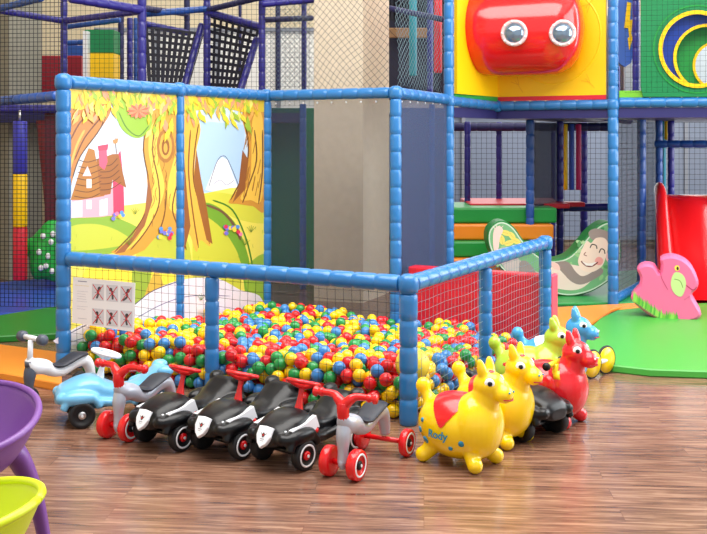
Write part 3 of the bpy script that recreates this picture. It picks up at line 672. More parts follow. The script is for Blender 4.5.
# blue tongue with lightning bolt between the posts, px 617..633
lb = thing('lightning_panel', at(625, 60, 9.2), 0, 'narrow rounded blue hanging board with yellow lightning bolt', 'play panel')
def lp(x, y): return at(x, y, 9.15)
pts_ = [(617, -20), (617, 55), (619, 63), (625, 67), (631, 63), (633, 55), (633, -20)]
V = [lp(*p) for p in pts_]; mb = MB(); n = len(V); mb.add(V+[v+Vector((0, .03, 0)) for v in V], [tuple(reversed(range(n))), tuple(range(n, 2*n))]+[(i, (i+1) % n, n+(i+1) % n, n+i) for i in range(n)], 0, False)
mb.build('board', mat('bolt_board_blue', (70, 110, 200), .35), lb, world=True)
V = [lp(*p)+Vector((0, -.012, 0)) for p in ((627, 2), (631, 3), (629.5, 20), (632, 20), (631, 34), (632.5, 38), (629, 50), (627.5, 38), (629, 37), (628, 28), (624, 28))]; n = len(V)
pl = [Vector((v.x, v.z, 0)) for v in V]; tr = tessellate_polygon([pl]); mb = MB()
mb.add(V+[v+Vector((0, .01, 0)) for v in V], [tuple(t) for t in tr]+[(i, (i+1) % n, n+(i+1) % n, n+i) for i in range(n)], 0, False); mb.build('bolt', YELV, lb, world=True)
vpost(636, 9.05, -30, 96, .032, PB)
vpost(618, 9.6, 66, 97, .02, PB)
# nets of the upper right level
mb = MB(); net(mb, p2+gU*.1+gN*.06+Vector((0, 0, ZD+.1)), gU, (0, 0, 1), 1.15, 1.3, .045, .0011); mb.build('upper_net', NETB, ps, world=True)
mb = MB(); a_ = at(614, 97, 9.7); mb.box((a_.x+.25, 9.9, 2.25), (.9, .04, .9)); mb.build('back_panel', mat('upper_grey_panel', (150, 150, 160), .6), ps, world=True)

# ---- upper left level: purple bars, posts, web walls
L_ = [  # x0,y0,d0,x1,y1,d1,r,mat
 (-10, 9, 9.6, 64, 21, 10.2, .033, PB), (64, 21, 10.2, 142, 11, 9.2, .033, PB), (70, -2, 8.6, 142, 10, 9.2, .042, PB), (-10, 11, 9.6, 42, -2, 9.0, .033, MBL),
 (66, 27, 11.4, 120, 20, 11.0, .03, MBL), (66, 43, 11.6, 90, 42, 11.6, .033, MBL), (142, 14, 9.6, 207, 9, 10.2, .035, MBL), (145, 24, 10.4, 188, 33, 10.8, .035, PB), (142, 8, 9.2, 187, 14, 10.8, .03, NAVY),
 (208, 12, 10.2, 262, 27, 9.6, .036, PB), (207, 10, 10.2, 262, -3, 9.4, .03, NAVY), (184, 88, 10.1, 202, 24, 10.3, .036, PB), (240, 92, 9.8, 257, 38, 10.0, .036, PB),
 (262, 20, 9.6, 312, 18, 10.2, .03, NAVY), (262, 4, 9.4, 330, -2, 9.4, .035, PB), (388, 8, 9.9, 446, 20, 9.6, .03, NAVY)]
for l in L_: pbar(*l)
for px, d, y0, y1, r, m in ((64, 10.2, -40, 100, .036, PB), (142, 9.2, -40, 100, .04, PB), (207, 10.2, -40, 100, .038, PB), (187, 10.8, -40, 34, .033, NAVY), (121, 11.2, 10, 100, .034, NAVY), (130, 11.4, 18, 100, .036, PB), (136, 12.0, 18, 100, .03, MBL),
                           (262, 9.6, -40, 100, .034, PB), (278, 11.6, -40, 100, .03, NAVY), (304, 10.8, -40, 100, .03, PB), (430, 10.4, -40, 100, .033, PB), (240, 12, -20, 100, .02, NAVY)):
    vpost(px, d, y0, y1, r, m)
# deck of the upper left level, its edge beams run at the left of the pit
pbar(-20, 103, 8.9, 57, 96, 7.9, .042, MBL); pbar(-20, 109, 10.2, 62, 109, 10.2, .045, PB)
dk = MB(); slab(dk, [Vector((-5.4, 10.4, 0)), Vector((.1, 10.4, 0)), Vector((.3, 13.6, 0)), Vector((-5.4, 13.6, 0))], 1.66, 1.76); dk.build('deck', MATS['purple_deck_vinyl'], ps, world=True)
def webbing(A, B_, C_, D_, nx, ny, wd):          # woven belt wall: corners TL TR BR BL
    mb = MB(); A, B_, C_, D_ = map(Vector, (A, B_, C_, D_))
    def pt(u, v): return A.lerp(B_, u).lerp(D_.lerp(C_, u), v)
    def strip(p, q, side, off):
        s_ = (side).normalized()*wd/2; o_ = Vector((0, off, 0)); e = Vector((0, .004, 0))
        mb.add([p-s_+o_, p+s_+o_, q+s_+o_, q-s_+o_, p-s_+o_+e, p+s_+o_+e, q+s_+o_+e, q-s_+o_+e], [(0, 1, 2, 3), (7, 6, 5, 4), (0, 4, 5, 1), (2, 6, 7, 3), (1, 5, 6, 2), (0, 3, 7, 4)], 0, False)
    for i in range(nx+1): strip(pt(i/nx, 0), pt(i/nx, 1), B_-A, 0)
    for j in range(ny+1): strip(pt(0, j/ny), pt(1, j/ny), D_-A, .006)
    return mb.build('webbing_wall', mat('black_webbing', (22, 22, 40), .7), ps, world=True)
webbing(at(146, 27, 10.4), at(202, 34, 10.5), at(186, 90, 10.2), at(150, 90, 10.0), 9, 9, .036); webbing(at(209, 16, 10.3), at(258, 30, 10.0), at(241, 92, 9.9), at(209, 92, 10.2), 8, 10, .034)
webbing(at(388, -20, 10.9), at(446, -20, 10.9), at(446, 18, 10.9), at(388, 18, 10.9), 14, 6, .06)
# nets upper: square net over left bays, sagging diamond net in front of the column
mb = MB(); a_ = at(-20, 0, 8.4); net(mb, Vector((a_.x, 8.4, .1)), (1, -.12, 0), (0, 0, 1), 0.72, 3.4, .036, .0028); mb.build('left_net', NETB, ps, world=True)
mb = MB(); a_ = at(62, 0, 9.5); net(mb, Vector((a_.x, 9.5, 1.8)), (1, -.05, 0), (0, 0, 1), 2.4, 1.3, .045, .0016); mb.build('left_net', NETB, ps, world=True)
mb = MB(); g0 = pG+U*.1; net(mb, Vector((g0.x, g0.y, ZT+.04)), U, (0, 0, 1), 1.12, 1.25, .062, .0017, diamond=True, wob=.018); mb.build('sagging_net', NETB, enc, world=True)
mb = MB(); net(mb, Vector((pF.x, pF.y, ZT+.04)), N, (0, 0, 1), .95, 1.2, .055, .0014, diamond=True, wob=.018); mb.build('sagging_net', NETW, enc, world=True)
mb = MB(); net(mb, at(262, 96, 9.9), (1, .05, 0), (0, 0, 1), .5, 1.2, .045, .0018, diamond=True); mb.build('upper_net', NETW, ps, world=True)
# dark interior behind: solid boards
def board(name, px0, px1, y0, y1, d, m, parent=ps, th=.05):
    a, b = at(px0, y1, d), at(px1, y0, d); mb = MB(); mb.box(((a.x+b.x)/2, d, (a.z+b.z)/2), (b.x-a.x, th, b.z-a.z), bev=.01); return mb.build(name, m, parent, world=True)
board('dark_backing', 387, 448, -60, 100, 11.6, mat('unlit_gap_navy', (24, 26, 52), .6))  # dark sheet standing in for the unlit space right of the column
board('dark_backing', 262, 320, 108, 330, 10.9, mat('dark_teal_panel', (0, 96, 76), .6)); board('green_panel', 300, 318, 108, 330, 10.3, GRND); board('wood_panel', 388, 432, 28, 38, 11.4, mat('wood_board', (170, 130, 90), .6))
vpost(303, 10.0, 104, 330, .035, MBL); board('dark_backing', 45, 62, 112, 282, 10.3, mat('dark_maroon_panel', (92, 24, 44), .6)); board('dark_backing', 392, 445, 108, 300, 11.2, mat('slate_panel', (74, 84, 112), .6)); vpost(432, 10.2, 104, 300, .03, MBL)

# ---- loose-standing play elements
def tube_thing(name, px, d, y0, y1, r, cols_, label, cat, group=None, joints=True):
    a = at(px, y1, d); b = at(px, y0, d); t = thing(name, (a.x, a.y, a.z), 0, label, cat, group); n = len(cols_); L = (b.z-a.z)
    for i, m in enumerate(cols_):
        h0 = L*i/n; h1 = L*(i+1)/n; mb = MB(); mb.lathe([(r*.9, h0+.001), (r, h0+.015), (r, h1-.015), (r*.9, h1-.001)], (0, 0, 0), (0, 0, 1), 20); mb.build('padded_section', m, t)
    return t
t = tube_thing('padded_pillar', 20, 9.6, 121, 280, .068, [REDV, YELV, mat('royal_blue_vinyl', (52, 52, 170), .4)], 'tricolour padded pillar in blue, yellow and red beside the left concrete column', 'pillar')
MB().cyl((0, 0, 1.51), (0, 0, 1.62), .012).build('hanging_hook', STEEL, t)
for px, m, c in ((565, YELV, 'yellow'), (571.5, MATB, 'blue'), (578.5, mat('magenta_vinyl', (214, 40, 110), .4), 'magenta')):
    tube_thing('hanging_roller', px, 11.1, 124, 190, .03, [m], c+' padded roller hanging under the deck among three rollers', 'roller', None)
tube_thing('hanging_roller', 663.5, 10.9, 120, 197, .025, [mat('teal_vinyl', (20, 150, 170), .4)], 'thin teal roller hanging behind the top of red slide', 'roller')
tube_thing('hanging_roller', 667, 10.8, 120, 140, .028, [YELV], 'short yellow roller hanging above the red slide', 'roller')
tube_thing('hanging_roller', 413, 10.5, -20, 76, .04, [MATS['teal_vinyl']], 'teal padded roller hanging on the upper level right of column', 'roller')
tube_thing('hanging_roller', 438, 9.9, -20, 73, .04, [REDV], 'red padded roller hanging beside the yellow panel', 'roller')
# upper left blocks
o = board('foam_block', 41, 86, 57, 96, 11.9, mat('dark_red_vinyl', (170, 30, 50), .45), None, .4); tag(o, 'dark red padded block behind the net on the upper left level', 'foam block')
t = thing('foam_tower', at(104, 96, 11.0), 0, 'green and yellow padded block standing on the upper left level', 'foam block')
board('green_section', 88, 117, 31, 54, 11.0, GRND, t, .3); board('yellow_section', 88, 117, 54, 96, 11.0, YELV, t, .3); 
a_, b_ = at(85.5, 96, 10.85), at(90, 32, 10.85); MB().box(((a_.x+b_.x)/2, 10.9, (a_.z+b_.z)/2), (b_.x-a_.x, .31, b_.z-a_.z)).build('white_edge', WHT, t, world=True)
o = board('foam_block', 66, 86, 46, 60, 12.6, MBL, None, .2); tag(o, 'blue padded block above the dark red block, upper left level', 'foam block')
# left red slide behind post, and polka dot inflatable
mb = MB(); A0 = at(62, 135, 9.9); mb.tube([at(46, 120, 10.4), at(50, 160, 10.4), at(56, 200, 10.4), at(62, 250, 10.5)], [.1, .1, .12, .14], 12); tag(mb.build('tube_slide', mat('dim_red_vinyl', (120, 22, 36), .5)), 'dark red slide tube behind the left corner post', 'slide')
dn = thing('dotted_dinosaur', gnd(44, 279), 0, 'green foam dinosaur with white dots on the blue mat behind left corner post', 'foam toy')
D0 = 9.75
mb = MB(); mb.ell(at(47, 253, D0), (.17, .12, .26)); mb.ell(at(53, 245, D0), (.16, .12, .25)); mb.ell(at(34, 246, D0), (.1, .08, .09)); mb.ell(at(30, 251, D0), (.07, .06, .05)); mb.ell(at(38, 262, D0), (.08, .1, .18)); mb.ell(at(56, 262, D0), (.12, .11, .2))
mb.build('body', mat('dino_green', (40, 176, 70), .4), dn, world=True, remesh=.02, smooth_it=4)
for x, y in ((43, 236), (51, 242), (39, 252), (48, 256), (53, 234), (46, 266), (52, 271), (41, 268)):
    MB().ell(at(x, y, D0-.115), (.026, .02, .03), seg=10, rings=8).build('dot', WHT, dn, world=True)
# ---- stepped foam stairs, left of monkey rocker
st_ = thing('foam_steps', gnd(500, 285), 0, 'green and orange padded steps with red landing behind the monkey rocker', 'foam steps')
sU = U; 
for i, m in enumerate((ORG, GRN, ORG, GRN)):
    z0 = .16*i+.0; z1 = z0+.16; d0 = 9.85+.1*i; a = at(455-2, 0, d0); b = at(548+3*i, 0, d0); 
    MB().box(((a.x+b.x)/2, d0+.45, (z0+z1)/2+.05+.11), (b.x-a.x, .9, .155), bev=.02).build('step', m, st_, world=True)
a = at(455, 0, 10.1); b = at(560, 0, 10.1); MB().box(((a.x+b.x)/2, 10.35, .08), (b.x-a.x-.1, .8, .15), bev=.02).build('base_block', MBL, st_, world=True)
a = at(466, 0, 10.9); b = at(562, 0, 10.9); MB().box(((a.x+b.x)/2, 11.0, .79), (b.x-a.x, 1.0, .05), bev=.01).build('landing', REDV, st_, world=True)
tag(MB().box(at(572, 204, 10.9), (.24, .2, .05), bev=.012).build('foam_pad', REDV), 'small red pad lying on the purple rail below the hanging rollers', 'pad')
o = MB(); o.lathe([(.09, 0), (.13, .03), (.135, .22), (.12, .26), (.05, .27)], gnd(462, 268)+Vector((0, 0, .02)), (0, 0, 1), 24); tag(o.build('foam_stool', mat('taupe_vinyl', (176, 150, 160), .45)), 'taupe padded stool behind the mesh screen beside the steps', 'stool')

# ---- monkey rocker
mk_out = [(489, 247.6), (488, 232), (495, 223), (504, 221), (514, 227), (522.6, 239), (531.5, 249.6), (545, 258.5), (559, 259.5), (571, 254.5), (583, 241.7), (593, 230), (603, 223), (611, 222), (618, 228), (621, 243), (621, 260), (614.6, 275), (606.7, 283), (591, 292), (571, 296.5), (553, 294), (539, 289), (520, 283), (500, 268)]
mk = thing('monkey_rocker', gnd(560, 297), 0, 'curved green foam rocker printed with a reclining smiling monkey', 'rocker')
MD = 9.35
V = [at(x, y, MD) for x, y in mk_out]; V = catmull(V, 4, True); mb = MB(); mb.prism([(v.x, v.z) for v in V], (0, MD+.28, 0), (1, 0, 0), (0, 0, 1), .28, bev=.015); mb.build('foam_body', mat('rocker_green', (30, 128, 60), .45), mk, world=True)
a = Art(lambda x, y: at(x, y, MD-.002), (0, -1, 0))
cx = sum(p[0] for p in mk_out)/len(mk_out); 
def inset(P, k):
    n = len(P); out = []
    for i in range(n):
        e1 = (P[i]-P[i-1]).normalized(); e2 = (P[(i+1) % n]-P[i]).normalized(); nn = Vector((-(e1+e2).y, (e1+e2).x, 0)).normalized(); out.append(P[i]+nn*k)
    return out
PP = catmull([(x, y, 0) for x, y in mk_out], 4, True); a.poly([(p.x, p.y) for p in inset(PP, 1.3)], (206, 228, 206)); a.poly([(p.x, p.y) for p in inset(PP, 2.6)], (118, 182, 128))
rnd = random.Random(5)
for i in range(36):
    x, y = rnd.choice([(rnd.uniform(560, 572), rnd.uniform(261, 272)), (rnd.uniform(600, 612), rnd.uniform(262, 278)), (rnd.uniform(576, 600), rnd.uniform(240, 258)), (rnd.uniform(494, 520), rnd.uniform(245, 275)), (rnd.uniform(601, 615), rnd.uniform(226, 238))])
    a.blob(x, y, 3.4, 1.8, rnd.choice([(90, 160, 100), (150, 204, 140), (70, 150, 96), (176, 214, 160)]), rnd.uniform(0, 3), 10)
for x, y, an in ((506, 233, .3), (512, 236, .9), (509, 243, -.3), (516, 241, .4), (502, 240, 1.4)): a.blob(x, y, 5, 2.8, (240, 222, 110), an); a.line([(x-4*math.cos(an), y-4*math.sin(an)), (x+4*math.cos(an), y+4*math.sin(an))], .6, (180, 150, 60), False)
a.poly([(493, 240), (494, 230), (499, 226), (503, 230), (500, 238), (498, 250), (494, 250)], (250, 214, 204), True)
for i in range(4): a.line([(497, 232), (493+3.4*i, 225+.6*abs(i-1.5))], 1.5, (250, 214, 204), False)
a.poly([(497, 252), (508, 248), (522, 262), (538, 272), (552, 272), (560, 282), (550, 288), (530, 282), (508, 272)], (196, 190, 184), True)   # legs
a.poly([(520, 262), (528, 262), (536, 274), (530, 282), (520, 276)], (150, 142, 138), True)
a.poly([(552, 266), (566, 264), (586, 268), (594, 276), (582, 288), (566, 290), (550, 284)], (238, 222, 208), True)  # belly
a.poly([(568, 262), (576, 272), (584, 276), (600, 268), (602, 274), (584, 284), (572, 282), (560, 270), (553, 265), (556, 262)], (150, 138, 134), True)     # arm
a.poly([(551, 262), (558, 264), (560, 270), (553, 268)], (240, 206, 196), True)
a.blob(602, 246, 9, 16, (150, 138, 134), .35); a.blob(600, 236, 12, 7, (160, 148, 142), .3)
a.blob(610, 257, 4.6, 5.4, (238, 190, 186)); 
a.poly([(580, 254), (578, 262), (582, 270), (592, 272), (602, 266), (606, 256), (608, 244), (604, 238), (596, 238), (591, 243), (587, 241), (583, 247)], (246, 224, 206), True)
a.blob(599, 261, 4.2, 4.2, (240, 168, 160)); 
a.line([(581, 261), (586, 265.5), (592, 266), (598, 262)], 1.5, (120, 50, 50)); a.poly([(582, 261.5), (588, 263.5), (597, 262), (592, 266), (586, 265.5)], (250, 246, 240))
a.line([(590, 248), (592, 244.5), (596, 245.5), (597, 249)], 1.1, (60, 50, 50)); a.line([(599, 253), (601, 249), (604, 250), (605, 254)], 1.1, (60, 50, 50)); a.line([(586, 252), (584, 254.5), (587, 256)], .9, (150, 100, 90))
a.mb.build('printed_monkey', paint_mat(), mk, world=True)
# ---- pink rocker
pk_out = [(637, 269), (644, 264.5), (653, 265.5), (657, 270), (660, 274), (661, 265), (660.5, 259), (670, 256), (680, 258), (687, 262), (693, 268.6), (698.5, 281), (697, 289), (692, 295), (697, 305), (701.6, 315), (694, 321), (678, 322.5), (660, 320), (644, 312), (631, 299), (635, 291), (639, 286), (640, 277)]
pk = thing('pink_animal_rocker', gnd(668, 323), 0, 'pink foam squirrel-shaped rocker with painted grass on the green mat', 'rocker')
PD = 8.1; tilt = .3; pkd = Vector((1, -tilt, 0)).normalized(); pk0 = at(665, 300, PD); pkn = Vector((-pkd.y, pkd.x, 0))
ppk = lambda x, y: plane_at(x, y, pk0, pkd)
V = [ppk(x, y) for x, y in pk_out]; V = catmull(V, 3, True)
mb = MB(); mb.prism([((v-pk0).dot(pkd), v.z) for v in V], Vector((pk0.x, pk0.y, 0))+pkn*.24, pkd, (0, 0, 1), .24, bev=.02)
mb.build('foam_body', mat('pink_vinyl', (240, 110, 160), .4, bump=.2, bscale=9), pk, world=True)
a = Art(lambda x, y: ppk(x, y)-pkn*.002, -pkn)
for i in range(26):
    x = 634+i*1.7; yb = 300+min(20, i*1.15); a.poly([(x, yb-7-rnd.uniform(0, 3)), (x+2.2, yb), (x-1.5, yb+2)], rnd.choice([(120, 190, 70), (150, 210, 90), (90, 170, 70)]))
a.poly([(672, 277), (676, 272), (683, 275), (686, 284), (682, 296), (675, 294), (671, 286)], (200, 220, 150), True); a.line([(674, 279), (680, 281), (683, 288)], .8, (120, 150, 80))
a.blob(677, 268, 2.6, 3, (244, 214, 90)); a.blob(677.6, 268.4, 1.2, 1.8, (40, 30, 30)); a.line([(661, 264), (661, 276), (668, 290)], .8, (206, 70, 120)); a.line([(684, 300), (690, 296)], .8, (206, 70, 120)); a.line([(686, 285), (693, 290), (697, 287)], .9, (190, 50, 100))
a.mb.build('printed_details', paint_mat(), pk, world=True)
# ---- red slide
sl = thing('red_slide', gnd(680, 303), 0, 'wide bright red plastic slide behind the pink rocker at the right', 'slide')
T = Vector((3.18, 10.0, .93)); sd = Vector((-.12, -1, 0)).normalized(); sx = Vector((1, -.12, 0)).normalized()
def srow(l, z, wd): 
    c = Vector((3.42, 10.15, 0))+sd*l; return c, z
prof_ = [(0, .93), (.12, .93), (.28, .84), (.5, .58), (.72, .3), (.92, .13), (1.1, .07), (1.25, .07)]
for name, off, hw, th in (('chute', 0, .27, 0),):
    vs = []; fs = []
    for l, z in [(p.x, p.y) for p in catmull([(a_, b_, 0) for a_, b_ in prof_], 4)]:
        c = Vector((3.36, 10.1, 0))+sd*l
        for s_ in (-1, 1):
            for zz in (z, z-.03): vs.append(c+sx*s_*(.27+.06*l)+Vector((0, 0, zz)))
    n = len(vs)//4
    for i in range(n-1):
        a, b = 4*i, 4*i+4; fs += [(a, a+2, b+2, b), (a+1, b+1, b+3, a+3), (a, b, b+1, a+1), (a+2, a+3, b+3, b+2)]
    MB().add(vs, fs).build('chute', RED, sl, world=True)
for s_ in (-1, 1):
    mb = MB(); pth = [Vector((3.36, 10.1, 0))+sd*l+sx*s_*(.29+.09*l)+Vector((0, 0, z+.045)) for l, z in prof_]; mb.tube(pth, [.05, .055, .06, .07, .08, .08, .07, .05], 12, up=(sx.x, sx.y, 0), flat=1.5)
    mb.build('side_rail', RED, sl, world=True)
mb = MB(); 
for s_ in (-1, 1): mb.cyl(Vector((3.36, 10.1, 0))+sx*s_*.24+Vector((0, 0, 0)), Vector((3.36, 10.1, 0))+sx*s_*.24+Vector((0, 0, .92)), .025)
mb.build('support', MBL, sl, world=True)
tag(MB().box((3.78, 10.55, .44), (1.1, .5, .88), bev=.02).build('foam_platform', MATB), 'blue padded platform behind the top of the red slide', 'platform')

# ================================================================== VEHICLES
def wheel(parent, x, y, r, w_, tyre, ringm=None, hub=RED, side=1, name='wheel'):     # axle along local y
    A = (0, side, 0); h = w_/2
    mb = MB(); mb.lathe([(r*.62, -h), (r*.93, -h), (r, -h*.6), (r, h*.6), (r*.95, h*.95), (r*.66, h), (r*.62, h*.7), (r*.3, h*.5), (.001, h*.5)], (0, 0, 0), A, 28)
    o = mb.build(name, tyre, parent); o.location = (x, y, r)
    if ringm:
        t = MB(); t.lathe([(r*.63, h*.99), (r*.66, h*1.09), (r*.74, h*1.09), (r*.77, h*.96)], (0, 0, 0), A, 28, caps=False); t.build('tyre_ring', ringm, o)
    hb = MB(); hb.lathe([(r*.30, h*.3), (r*.30, h*.9), (r*.22, h*1.05), (.001, h*1.1)], (0, 0, 0), A, 18); hb.build('hub', hub, o)
    c = MB(); c.disc((0, side*h*1.1, 0), A, r*.1, .003, 10); c.build('hub_cap', WHT, o)
    return o
BWB = mat('blue_ride_on_plastic', (112, 184, 226), .28, coat=.3)
def loft(mb, st, seg=24, mi=0):      # st: (x, halfwidth, zb, zt, exponent)
    vs = []; fs = []; n = len(st)
    S_ = list(zip(*[[v[0] for v in catmull([(s[k], 0, 0) for s in st], 4)] for k in range(5)]))
    for x, hw, zb, zt, e in S_:
        for j in range(seg):
            t = 2*PI*j/seg; c, s = math.cos(t), math.sin(t)
            vs.append((x, hw*math.copysign(abs(c)**(2/e), c), (zb+zt)/2+(zt-zb)/2*math.copysign(abs(s)**(2/e), s)))
    n = len(S_)
    for i in range(n-1):
        for j in range(seg): fs.append((i*seg+j, i*seg+(j+1) % seg, (i+1)*seg+(j+1) % seg, (i+1)*seg+j))
    fs.append(tuple(reversed(range(seg)))); fs.append(tuple(range((n-1)*seg, n*seg))); fs = [tuple(reversed(f)) for f in fs]; mb.add(vs, fs, mi)
CARMESH = {}
def ride_car(loc, rz, body, wheelc, ringm, hub, steer, label, group, decals=True, badge=(236, 238, 244)):
    t = thing('ride_on_car', loc, rz, label, 'ride-on car', group)
    if body.name not in CARMESH:
        mb = MB()
        loft(mb, [(-.30, .06, .16, .22, 2.5), (-.285, .10, .12, .25, 3), (-.24, .115, .085, .265, 3), (-.19, .105, .08, .235, 3), (-.12, .085, .08, .195, 3), (-.04, .08, .08, .185, 3), (.03, .095, .075, .21, 3), (.09, .11, .07, .245, 3), (.16, .112, .10, .24, 3), (.22, .10, .11, .22, 3), (.27, .085, .105, .195, 3), (.295, .055, .11, .165, 2.5)])
        for s_ in (-1, 1):
            for xx in (.17, -.19):     # fenders: arches over the wheels
                mb.tube([(xx+.098*math.cos(q), s_*.125, .068+.098*math.sin(q)) for q in np.linspace(.3, PI-.3, 12)], .021, 10, smooth_k=1)
            mb.ell((.18, s_*.115, .15), (.10, .042, .04)); mb.ell((-.19, s_*.115, .165), (.09, .04, .035)); mb.ell((-.27, s_*.085, .25), (.045, .035, .03))
            mb.ell((.27, s_*.09, .15), (.03, .035, .028))
            mb.tube([(.10, s_*.12, .13), (0, s_*.10, .11), (-.10, s_*.12, .13)], .022, 10)
        mb.v = [Vector((v.x, v.y, max(v.z, .055))) for v in mb.v]
        o = mb.build('body', body, t, remesh=.006, smooth_it=6); CARMESH[body.name] = o.data
    else:
        o = bpy.data.objects.new('body', CARMESH[body.name]); COL.objects.link(o); o.parent = t
    for x in (.17, -.19):
        for s_ in (-1, 1): wheel(t, x, s_*.128, .068, .046, wheelc, ringm, hub, s_)
    for xx in (.17, -.19): MB().cyl((xx, -.11, .068), (xx, .11, .068), .012).build('axle', BLK, t)
    # steering wheel
    c = Vector((.03, 0, .352)); ax = Vector((-.30, 0, 1)).normalized()
    sw = MB(); sw.torus(c, ax, .074, .0095, 30, 10); x, y = frame_of(ax)
    for q in (0, 2.1, 4.2): d = x*math.cos(q)+y*math.sin(q); sw.tube([c-ax*.018, c+d*.04-ax*.012, c+d*.072], [.016, .013, .011], 8, flat=1.4)
    sw.lathe([(.028, -.03), (.036, -.012), (.03, .0), (.001, .006)], c, ax, 20); sw.build('steering_wheel', steer, t)
    MB().tube([Vector((.065, 0, .22)), Vector((.05, 0, .29)), c-ax*.02], [.024, .012, .016], 12).build('steering_column', steer, t)
    # seat pad, badge, lights, side decal
    if decals:
        P_ = [(.0, .046), (.042, .042), (.044, .0), (.026, -.034), (0, -.054), (-.026, -.034), (-.044, 0), (-.042, .042)]
        nb = Vector((1, 0, .55)).normalized(); yb = Vector((0, 1, 0)); zb = nb.cross(yb)*1
        c = Vector((.285, 0, .152)); mb = MB(); mb.prism(P_, c, yb, zb if zb.z > 0 else -zb, .02, bev=.003)
        o = mb.build('front_shield', mat('shield_white', badge, .3), t)
        zb2 = zb if zb.z > 0 else -zb; nn = yb.cross(zb2).normalized()
        q = c+nn*.021; a = Art(lambda x, y: q+yb*x+zb2*y, nn)
        a.blob(0, .004, .008, .011, (40, 36, 40)); a.poly([(-.02, .016), (-.006, .006), (.006, .006), (.02, .016), (.006, .0), (-.006, .0)], (40, 36, 40)); a.blob(0, .004, .004, .005, (214, 30, 36)); a.line([(-.012, -.014), (.012, -.014)], .006, (110, 112, 120), False); a.line([(-.01, -.022), (.01, -.022)], .004, (130, 132, 140), False)
        a.mb.build('emblem', paint_mat(), o)
        for s_ in (-1, 1):
            mb = MB(); rw = [Vector((.05, 0, .165)), Vector((.075, 0, .225)), Vector((.11, 0, .215)), Vector((.14, 0, .205)), Vector((.18, 0, .197)), Vector((.24, 0, .188)), Vector((.235, 0, .178)), Vector((.215, 0, .185)), Vector((.20, 0, .172)), Vector((.18, 0, .183)), Vector((.165, 0, .168)), Vector((.145, 0, .18)), Vector((.125, 0, .163)), Vector((.105, 0, .175)), Vector((.085, 0, .158)), Vector((.068, 0, .17))]
            yy = lambda p: .1165-.22*max(0, p.x-.13)*.6
            P2 = [(p.x, p.z) for p in rw]
            mb.prism(P2, (0, s_*.098, 0), (1, 0, 0), (0, 0, 1), .022); mb.v = [Vector((v.x, (v.y+0) if s_ < 0 else v.y+.022, v.z)) for v in mb.v]
            mb.v = [Vector((v.x, s_*(abs(v.y)+.0), v.z)) for v in mb.v]
            mb.build('side_decal', mat('decal_white', badge, .35), t)
            MB().ell((.24, s_*.075, .178), (.02, .018, .013)).build('headlight', mat('lamp_clear', (225, 230, 236), .1, coat=.8), t)
            MB().lathe([(.012, 0), (.012, .006), (.001, .008)], (.07, s_*.115, .155), (0, s_, 0), 14).build('side_button', RED, t)
    return t
fdir = -N
def vrot(d): return rz_of(d)
def car_at(px, base, label, group, **k):
    f = Vector((-.62, -.78, 0)).normalized(); lf = Vector((-f.y, f.x, 0)); p = gnd(px, base)-f*.17-lf*.128; return ride_car((p.x, p.y, 0), vrot(f), BLK, RUB, WHT, RED, RED, label, group, **k)
car_at(181, 451, 'black ride-on car with red steering wheel, leftmost of the three black cars by the net', 'black ride-on cars')
car_at(241, 459, 'black ride-on car with red steering wheel, middle one of three black cars by the net', 'black ride-on cars')
car_at(304, 470, 'black ride-on car with red steering wheel next to the right silver ride-on', 'black ride-on cars', badge=(205, 232, 216))
d = Vector((-.93, -.36, 0)).normalized(); p = gnd(79, 425); 
sideV = Vector((-d.y, d.x, 0)); q = p-d*.17-Vector((d.y, -d.x, 0))*0
q = gnd(74, 427)-d*.17+Vector((-.0, .1, 0))
ride_car((q.x, q.y, 0), vrot(d), BWB, RUB, None, STEEL, WHT, 'light blue ride-on car with white steering wheel near the left pit corner', None, decals=False)
d = Vector((.62, -.78, 0)).normalized(); q = gnd(540, 444)-d*.17+Vector((.02, .12, 0))
ride_car((q.x, q.y, 0), vrot(d), BLK, RUB, None, RED, RED, 'black ride-on car half hidden behind the second yellow hopper', None, decals=False)

